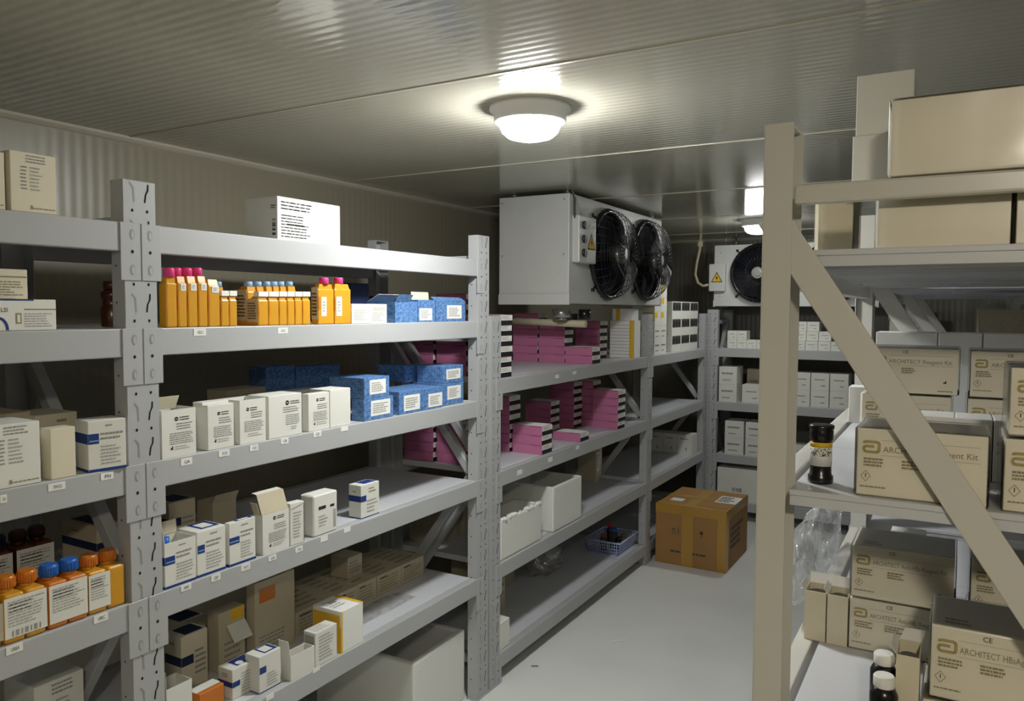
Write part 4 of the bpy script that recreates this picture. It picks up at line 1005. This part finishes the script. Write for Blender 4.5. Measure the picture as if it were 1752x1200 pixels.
# ---------------- cooling units
def cooling_unit(label, loc, rz, L, H, D, fans, R, ebox, drain, rods=True, dials=True):
    t = thing('cooling_unit', label, 'cooling unit', loc, rz)
    b = MB(); b.box(0, L, 0, D, 0, H, M_METAL, .004, 2)
    b.box(-.004, .012, -.004, D + .002, -.006, .05, M_METAL, .002, 1); b.box(L - .012, L + .004, -.004, D + .002, -.006, .05, M_METAL, .002, 1)
    f = face(L, D, H, 'F')
    for u in (.05, L - .05):
        for v in (.08, H * .5, H - .06): b.disc(f, u, v, .005, M_GREY, .0012, 8)
    s_ = face(L, D, H, 'L')
    for u, v in ((.02, .03), (D - .03, .03), (.02, H - .03), (D - .03, H - .03), (.02, H * .45), (D - .03, H * .45)): b.disc(s_, u, v, .005, M_GREY, .0012, 8)
    b.seg(s_, (0.01, .055), (D - .01, .055), .002, M_LGREY, .001)
    b.build('housing', t)
    for k, c in enumerate(fans):
        cx, cz = c
        g = MB(); g.cyl((cx, -.004, cz), R * .97, .003, M_SHROUD, 48, axis='Y'); g.cyl((cx, -.034, cz), R * .95, .032, M_SHROUD, 48, axis='Y', cap=False); g.tube([(cx + R * .96 * math.cos(2 * PI * q / 48), -.018, cz + R * .96 * math.sin(2 * PI * q / 48)) for q in range(48)], .016, M_BLACKP, 8, closed=True); g.build('fan_shroud', t)
        g = MB()
        for q in range(5):
            a0 = 2 * PI * q / 5 + .3
            pts = []
            for rr, sw, yy in ((.24, 0.0, -.050), (.9, .25, -.056), (.9, .95, -.024), (.24, .9, -.022)):
                pts.append((cx + R * rr * math.cos(a0 + sw), yy, cz + R * rr * math.sin(a0 + sw)))
            g.slab(pts[0], pts[3], Vector(pts[1]) - Vector(pts[0]), R * .62, .002, M_BLADE)
        fan = g.build('fan_blades', t)
        g = MB(); g.cyl((cx, -.110, cz), R * .20, .075, M_STEEL, 28, axis='Y'); g.cyl((cx, -.122, cz), R * .12, .012, M_STEEL, 24, axis='Y'); g.build('motor', t)
        g = MB(); dp = .135
        prof = lambda s: -.034 - (dp - .034) * (1 - s ** 7)
        n = 22
        for q in range(n):
            s = .22 + .80 * q / (n - 1)
            rr = R * s; y = prof(min(1, s)) if s <= 1 else -.02
            g.tube([(cx + rr * math.cos(2 * PI * j / 40), y, cz + rr * math.sin(2 * PI * j / 40)) for j in range(40)], .0014, M_WIRE, 4, closed=True)
        for q in range(32):
            a = 2 * PI * q / 32
            g.tube([(cx + R * s * math.cos(a), prof(s) if s < 1 else -.006, cz + R * s * math.sin(a)) for s in (.2, .5, .75, .9, .98, 1.02)], .0017, M_WIRE, 5)
        for a in (PI * .25, PI * .75, PI * 1.25, PI * 1.75):
            g.tube([(cx + R * 1.02 * math.cos(a), -.012, cz + R * 1.02 * math.sin(a)), (cx + R * 1.13 * math.cos(a), -.008, cz + R * 1.13 * math.sin(a))], .006, M_WIRE, 6)
            g.cyl((cx + R * 1.13 * math.cos(a), -.014, cz + R * 1.13 * math.sin(a)), .010, .014, M_WIRE, 12, axis='Y')
        g.build('fan_guard', t)
    x0, x1, z0_, z1_ = ebox
    b = MB(); b.box(x0, x1, -.045, -.0005, z0_, z1_, M_METAL, .006, 2); eb = b.build('electrical_box', t)
    b = MB(); cx = (x0 + x1) / 2 + ((x1 - x0) * .2 if dials else 0); cz = (z0_ + z1_) / 2 - (0.01 if dials else 0); s = min(.05, (x1 - x0) * .36)
    y = -.0462
    b.poly([(cx - s, y, cz - s * .8), (cx + s, y, cz - s * .8), (cx, y, cz + s)], M_BLACK); y -= .0004
    b.poly([(cx - s * .8, y, cz - s * .68), (cx + s * .8, y, cz - s * .68), (cx, y, cz + s * .75)], M_YELLOW); y -= .0004
    b.poly([(cx + .002, y, cz + s * .45), (cx - s * .2, y, cz - s * .1), (cx + s * .02, y, cz - s * .1)], M_BLACK); b.poly([(cx + s * .2, y, cz + s * .02), (cx - s * .05, y, cz + s * .02), (cx - .002, y, cz - s * .55)], M_BLACK)
    b.build('warning_sticker', eb)
    if dials:
        for k in range(3):
            b = MB(); b.cyl((x0 + (x1 - x0) * .24, -.056, z1_ - .05 - k * .072), .021, .011, M_BLACKP, 20, axis='Y'); b.box(x0 + (x1 - x0) * .24 - .003, x0 + (x1 - x0) * .24 + .003, -.060, -.055, z1_ - .068 - k * .072, z1_ - .032 - k * .072, M_GREY); b.build('knob', eb)
    for x in (.08, L - .08):
        for y in (.05, D - .05):
            b = MB(); b.cyl((x, y, H - .002), .006, CEIL - loc[2] - H + .001, M_STEEL, 10); b.cyl((x, y, CEIL - loc[2] - .008), .018, .008, M_STEEL, 12); b.build('hanger_rod', t)
    return t
U1 = (-1.754, 3.635, 1.7275)
u1 = cooling_unit('large white cooling unit with two black fan guards above the left racks', U1, PI / 2, 1.435, .570, .421, [(.495, .282), (1.105, .282)], .255, (.03, .245, .215, .46), True)
b = MB(); b.cyl((.16, .12, -.075), .05, .048, M_STEEL, 24); b.cyl((.16, .12, -.09), .03, .02, M_STEEL, 20); b.build('drain_fitting', u1)
b = MB(); b.tube([(.22, .0, -.110), (.21, .2, -.105), (.20, .44, -.100)], .020, M_PVC, 14); b.build('drain_pipe', u1)
b = MB(); b.cyl((.30, .045, -.085), .034, .055, M_BLACKP, 24); b.build('valve_cap', u1)
b = MB(); b.tube([(.05, .02, .592), (.035, -.012, .55), (.03, -.016, .46), (.045, -.020, .41)], .006, M_DGREY, 8); b.tube([(.07, .02, .592), (.085, -.012, .52), (.10, -.025, .45)], .005, M_LGREY, 8); b.build('power_cable', u1)
U2 = (-1.731, 6.30, 1.7275)
u2 = cooling_unit('second white cooling unit under the far ceiling lamp, half hidden by the cream upright', U2, 0.0, 1.22, .492, .421, [(.368, .262), (.90, .262)], .228, (-.03, .10, .12, .34), False, dials=False)
b = MB(); b.tube([(-.115, .0, .5925), (-.12, .0, .47), (-.145, .0, .35), (-.155, 0, .26), (-.13, -.005, .19), (-.085, -.01, .165), (-.035, -.02, .175)], .011, M_PVC, 10); b.cyl((-.12, 0, .485), .024, .05, M_PVC, 14); b.build('conduit', u2)

# ---------------- right rack
def logo(b, f, u, v, s, m=M_GOLD, o=M_OLIVE, e=.0008):
    """Rounded squared 'a' mark: an open ring with an inner bar."""
    p = [(0, .62), (0, .92), (.12, 1), (1.22, 1), (1.36, .9), (1.36, .12), (1.24, 0), (.14, 0), (0, .1), (0, .46), (.1, .54), (.92, .54)]
    p = [(u + a * s, v + c * s) for a, c in p]
    p[0] = (u, v + .86 * s)
    for q, r in zip(p[:-1], p[1:]): b.seg(f, q, r, s * .24, o, e)
    for q, r in zip(p[:-1], p[1:]): b.seg(f, q, r, s * .13, m, e + .0004)
def kit_deco(title, tiers=1, ce=True, seed=0):
    def fn(b, w, d, h):
        f = face(w, d, h, 'F')
        logo(b, f, w * .055, h * .66, h * .15)
        if title: b.text(f, title, w * .21, h * .67, h * .085, M_OLIVE, wid=w * .72)
        b.seg(f, (w * .2, h * .62), (w * .95, h * .62), .0006, M_LGREY); b.seg(f, (w * .2, h * .84), (w * .95, h * .84), .0006, M_LGREY)
        if ce: b.text(f, 'CE', w * .37, h * .89, h * .065, M_BLACK)
        pl(b, w, d, h, 'F', .055, .24, .44, .58, 3, M_OLIVE, seed, .6, ragged=.3); pl(b, w, d, h, 'F', .36, .56, .44, .58, 3, M_OLIVE, seed + 1, .6)
        q = [(w * .075, h * .30), (w * .105, h * .37), (w * .075, h * .44 - h * 0), (w * .045, h * .37)]
        q[2] = (w * .075, h * .44)
        q = [(w * .075, h * .22), (w * .115, h * .30), (w * .075, h * .38), (w * .035, h * .30)]
        for i in range(4): b.seg(f, q[i], q[(i + 1) % 4], .0009, M_OLIVE)
        b.seg(f, (w * .075, h * .28), (w * .075, h * .34), .0012, M_BLACK)
        pl(b, w, d, h, 'F', .03, .24, .12, .17, 1, M_OLIVE, seed + 3, ragged=.1)
        b.patch(f, w * .84, w * .875, h * .25, h * .28, M_BLACK); b.patch(f, w * .86, w * .875, h * .28, h * .31, M_BLACK)
        pl(b, w, d, h, 'F', .78, .95, .06, .10, 1, M_DGREY, seed + 4, ragged=0)
        pl(b, w, d, h, 'T', .1, .3, .1, .3, 2, M_OLIVE, seed + 5)
    return fn
KG = 'reagent kits on the right rack'
def kit(label, P, w=.178, d=.13, h=.108, title='', ce=True, seed=0, rz=0.0, wrap=True):
    kids = [('film_wrap', lambda b, w, d, h: b.box(-.0035, w + .0035, -.0035, d + .003, .0004, h + .003, M_CLEAR, .004, 2))] if wrap else None
    return item(label, dict(P=Vector(P), rz=rz, w=w, h=h, d=d), d, M_KIT, kit_deco(title, 1, ce, seed) if title else None, kids=kids, name='reagent_kit', group=KG)
M_KIT = mat('kit_card', (234, 229, 212), 0.4, noise=0.03)
def mat_clear():
    m = bpy.data.materials.new('shrink_film'); m.use_nodes = True; nt = m.node_tree; nt.nodes.remove(nt.nodes['Principled BSDF']); out = nt.nodes['Material Output']
    tr = nt.nodes.new('ShaderNodeBsdfTransparent'); gl = nt.nodes.new('ShaderNodeBsdfGlossy'); gl.inputs['Roughness'].default_value = .22
    fr = nt.nodes.new('ShaderNodeFresnel'); fr.inputs[0].default_value = 1.45; mx = nt.nodes.new('ShaderNodeMixShader')
    tc = nt.nodes.new('ShaderNodeTexCoord'); n = nt.nodes.new('ShaderNodeTexNoise'); n.inputs['Scale'].default_value = 5; bp = nt.nodes.new('ShaderNodeBump'); bp.inputs['Distance'].default_value = .012; bp.inputs['Strength'].default_value = .5
    nt.links.new(tc.outputs['Object'], n.inputs['Vector']); nt.links.new(n.outputs['Fac'], bp.inputs['Height']); nt.links.new(bp.outputs[0], gl.inputs['Normal'])
    nt.links.new(fr.outputs[0], mx.inputs[0]); nt.links.new(tr.outputs[0], mx.inputs[1]); nt.links.new(gl.outputs[0], mx.inputs[2]); nt.links.new(mx.outputs[0], out.inputs[0]); return m
M_CLEAR = mat_clear()
T0, T1, T2 = 1.797, 1.405, 1.000
# top shelf
kit('blank cream kit box under the upper rail, left of two on the top right shelf', (-.115, 1.362, T0), seed=1, title='', ce=False)
kit('blank cream kit box at the right picture edge of the top right shelf', (.070, 1.362, T0), seed=2, ce=False)
kit('large film-wrapped cream box on top of the two kit boxes of the top right shelf', (-.100, 1.362, T0 + .1125), w=.30, d=.13, h=.118, ce=False)
kit('cream kit box behind the front one on the top right shelf', (-.120, 1.515, T0), d=.125, seed=4, ce=False)
item('pale carton on the rear kit box, lower of the two near the ceiling', dict(P=Vector((-.176, 1.545, T0 + .1125)), rz=0, w=.098, h=.106, d=.09), .09, M_PAPER)
item('pale carton nearest the ceiling on the right rack', dict(P=Vector((-.172, 1.550, T0 + .1125 + .1065)), rz=0, w=.093, h=.108, d=.085), .085, M_PAPER)
item('cream carton at the left end of the top right shelf, behind the upright', dict(P=Vector((-.240, 1.60, T0)), rz=0, w=.062, h=.12, d=.11), .11, M_CREAMC, kids=[('film_wrap', lambda b, w, d, h: b.box(-.006, w + .003, -.003, d, .0004, h + .003, M_CLEAR, .004, 2))])
# middle shelf
kit('film-wrapped kit with gold logo at the front left of the middle right shelf', (-.133, 1.338, T1), title='ARCHITECT Reagent Kit', ce=False, seed=11, h=.108)
kit('film-wrapped kit with gold logo, lower of the two at the right edge, middle shelf', (.066, 1.338, T1), title='ARCHITECT Reagent Kit', ce=False, seed=13)
kit('film-wrapped kit, upper of the two at the right edge, middle shelf', (.070, 1.340, T1 + .1125), title='ARCHITECT Reagent Kit', ce=False, seed=15, h=.100)
kit('kit with gold logo at the back left of the middle right shelf, lower of two', (-.185, 1.93, T1), title='ARCHITECT Reagent Kit', seed=17, h=.106)
kit('kit with dark mark at the back left of the middle right shelf, upper one', (-.168, 1.93, T1 + .1105), title='ARCHITECT Reagent Kit', seed=19, h=.100, w=.172)
kit('kit behind the right edge pair of the middle right shelf, lower of two', (.024, 1.93, T1), seed=21, title='ARCHITECT Reagent Kit', h=.106)
kit('kit with CE mark behind the right edge pair, upper of two, middle shelf', (.027, 1.93, T1 + .1105), seed=23, title='ARCHITECT Reagent Kit', h=.098)
for i in range(4):
    item('small white wrapped box behind the front kit, middle right shelf, %s from left' % ORD[i], dict(P=Vector((-.113 + i * .0575, 1.56, T1)), rz=0, w=.0555, h=.107, d=.09), .09, M_PAPER, lambda b, w, d, h, i=i: (pl(b, w, d, h, 'F', .1, .6, .4, .7, 2, M_LGREY, 300 + i), pf(b, w, d, h, 'F', .4, .7, .45, .75, M_LGREY) if i == 2 else None), group='small white boxes behind the front kit')
for i, (x, w) in enumerate(((-.19, .145), (-.040, .095), (.058, .14))):
    item('plain pale carton in the rear row of the middle right shelf, %s from the left' % ORD[i], dict(P=Vector((x, 2.30, T1)), rz=0, w=w, h=.237, d=.12), .12, M_PAPER, group='pale rear cartons on the middle right shelf')
item('slim white carton standing at the rack edge on the middle right shelf', dict(P=Vector((-.243, 2.20, T1)), rz=0, w=.043, h=.095, d=.06), .06, M_PAPER)
item('brown cardboard carton at the back right of the middle right shelf', dict(P=Vector((.06, 3.10, T1)), rz=0, w=.22, h=.30, d=.25), .25, M_KRAFTI, lambda b, w, d, h: pf(b, w, d, h, 'F', 0, 1, .62, .66, M_GREY), kids=[('plastic_wrap', lambda b, w, d, h: b.box(-.004, w + .004, -.004, d, .0004, h + .004, M_FILM, .006, 2))])
def jar():
    P = Vector((-.196, 1.405, T1))
    t = thing('black_jar', 'black-capped jar with white and yellow label on the middle right shelf beside the upright', 'jar', P, 0)
    b = MB(); b.lathe([(.0195, 0), (.0205, .003), (.0205, .012), (.0175, .016), (.0170, .030), (.0170, .074)], (0, 0, 0), M_BLACKP, 30); b.build('body', t)
    b = MB(); b.lathe([(.0176, .030), (.0176, .068)], (0, 0, 0), M_PAPER, 30)
    b.lathe([(.01775, .062), (.01775, .0705)], (0, 0, 0), M_YELLOW, 30)
    rd = random.Random(3)
    for k in range(90):
        a = -PI / 2 + rd.uniform(-1.2, 1.2); z_ = .047 + rd.random() * .013; c = Vector((math.cos(a), math.sin(a), 0)) * .0179; tn = Vector((-math.sin(a), math.cos(a), 0)) * .0009
        b.poly([c - tn + Vector((0, 0, z_)), c + tn + Vector((0, 0, z_)), c + tn + Vector((0, 0, z_ + .0012)), c - tn + Vector((0, 0, z_ + .0012))], M_BLACK)
    b.build('label', t)
    b = MB(); b.lathe([(.0165, .072), (.0195, .0745), (.0195, .090), (.0185, .0925), (.0205, .0935), (.0205, .0985), (.018, .1)], (0, 0, 0), M_BLACKP, 30); b.build('cap', t)
jar()
# lower shelf
kit('kit with gold logo, lower of the two-high stack on the lower right shelf', (-.176, 1.716, T2), w=.184, title='ARCHITECT Anti-HBc Reagent Kit', seed=31, h=.106)
kit('kit with gold logo, upper of the two-high stack on the lower right shelf', (-.174, 1.716, T2 + .1095), w=.184, title='ARCHITECT Anti-HBs Reagent Kit', seed=33, h=.108, d=.15)
kit('kit half hidden by the diagonal brace on the lower right shelf, lower of two', (.036, 1.73, T2), title='ARCHITECT Reagent Kit', seed=35, h=.106)
kit('kit half hidden by the diagonal brace on the lower right shelf, upper of two', (.038, 1.73, T2 + .1095), title='ARCHITECT Reagent Kit', seed=37, h=.105)
kit('plain carton under the front kit at the bottom right', (-.030, 1.385, T2), w=.20, d=.14, h=.075, ce=False, seed=38)
kit('film-wrapped front kit with large gold logo at the bottom right', (-.021, 1.395, T2 + .0785), w=.19, d=.15, h=.118, title='ARCHITECT HBsAg Reagent Kit', seed=39)
item('white box end showing behind the stacked kits on the lower right shelf', dict(P=Vector((-.125, 1.98, T2)), rz=0, w=.075, h=.165, d=.14), .14, M_PAPER)
def open_slim(label, P, w, d, h, flaps, rz=0.0, side=-1):
    t = thing('slim_carton', label, 'box', P, rz)
    b = MB(); b.shell(w, d, h, .0012, M_CREAMC, M_DGREY); b.build('carton', t)
    b = MB(); b.slab((0.001, d, h), (w, d, h), flaps, .022, .0009, M_PAPER); b.build('flap', t); b = MB(); b.slab((0, d, h), (0, 0.002, h), (-.35 if side < 0 else .9, 0, .5), .014, .0009, M_PAPER); b.build('flap', t)
    b = MB(); b.box(.002, w - .002, .003, d - .003, .002, h * .76, M_BLACKP, .004, 2); b.cyl((w / 2, d / 2, h * .76), min(w, d) * .40, h * .16, M_BLACKP, 20); b.build('bottle', t)
open_slim('open slim carton with dark bottle top, left of the pair beside the stacked kits', (-.264, 1.715, T2), .042, .06, .105, (0, .45, 1))
open_slim('open slim carton with dark bottle top, right of the pair beside the stacked kits', (-.219, 1.713, T2), .040, .06, .105, (0, .45, 1))
open_slim('open slim white carton with raised flap beside the black bottles at the bottom right', (-.070, 1.385, T2), .034, .07, .140, (.35, .1, 1))
for i, (px, py, Y) in enumerate(((1513, 1118, 1.44), (1513, 1156, 1.37))):
    P = W(px, py, 1, Y); zt = P.z; hb = zt - .018 - T2
    t = thing('capped_bottle', ('black bottle with white cap at the bottom right, rear of the two', 'black bottle with white cap at the bottom right, front of the two')[i], 'bottle', (P.x, Y, T2), 0)
    b = MB(); b.lathe([(.020, 0), (.0215, .003), (.0215, hb - .012), (.017, hb - .003), (.013, hb)], (0, 0, 0), M_BLACKP, 24); b.build('body', t)
    b = MB(); b.lathe([(.0155, 0), (.0165, .002), (.0165, .016), (.014, .019)], (0, 0, hb), M_PAPER, 24); b.build('cap', t)
blob_bag('bubble_wrap', 'crumpled clear bubble wrap along the aisle edge of the lower right shelf', (-.300, 2.14, T2), .1, 9, m=M_BUBBLE, sc=(.42, 3.2, 1.0))['category'] = 'bubble wrap'

# ---------------- bits on the floor
for i, (x, y, lb) in enumerate(((1046, 1100, 'small white paper scrap on the aisle floor'), (910, 1142, 'tiny dark scrap on the floor near the left rack'))):
    P = W(x, y, 2, 0); b = MB(); b.slab((0, 0, .0015), (.075 if i == 0 else .03, -.012, .002), (.05, 1, .05), .014, .0008, M_PAPER if i == 0 else M_GREY)
    tag(b.build('paper_scrap', None, P, .9), lb, 'paper scrap')
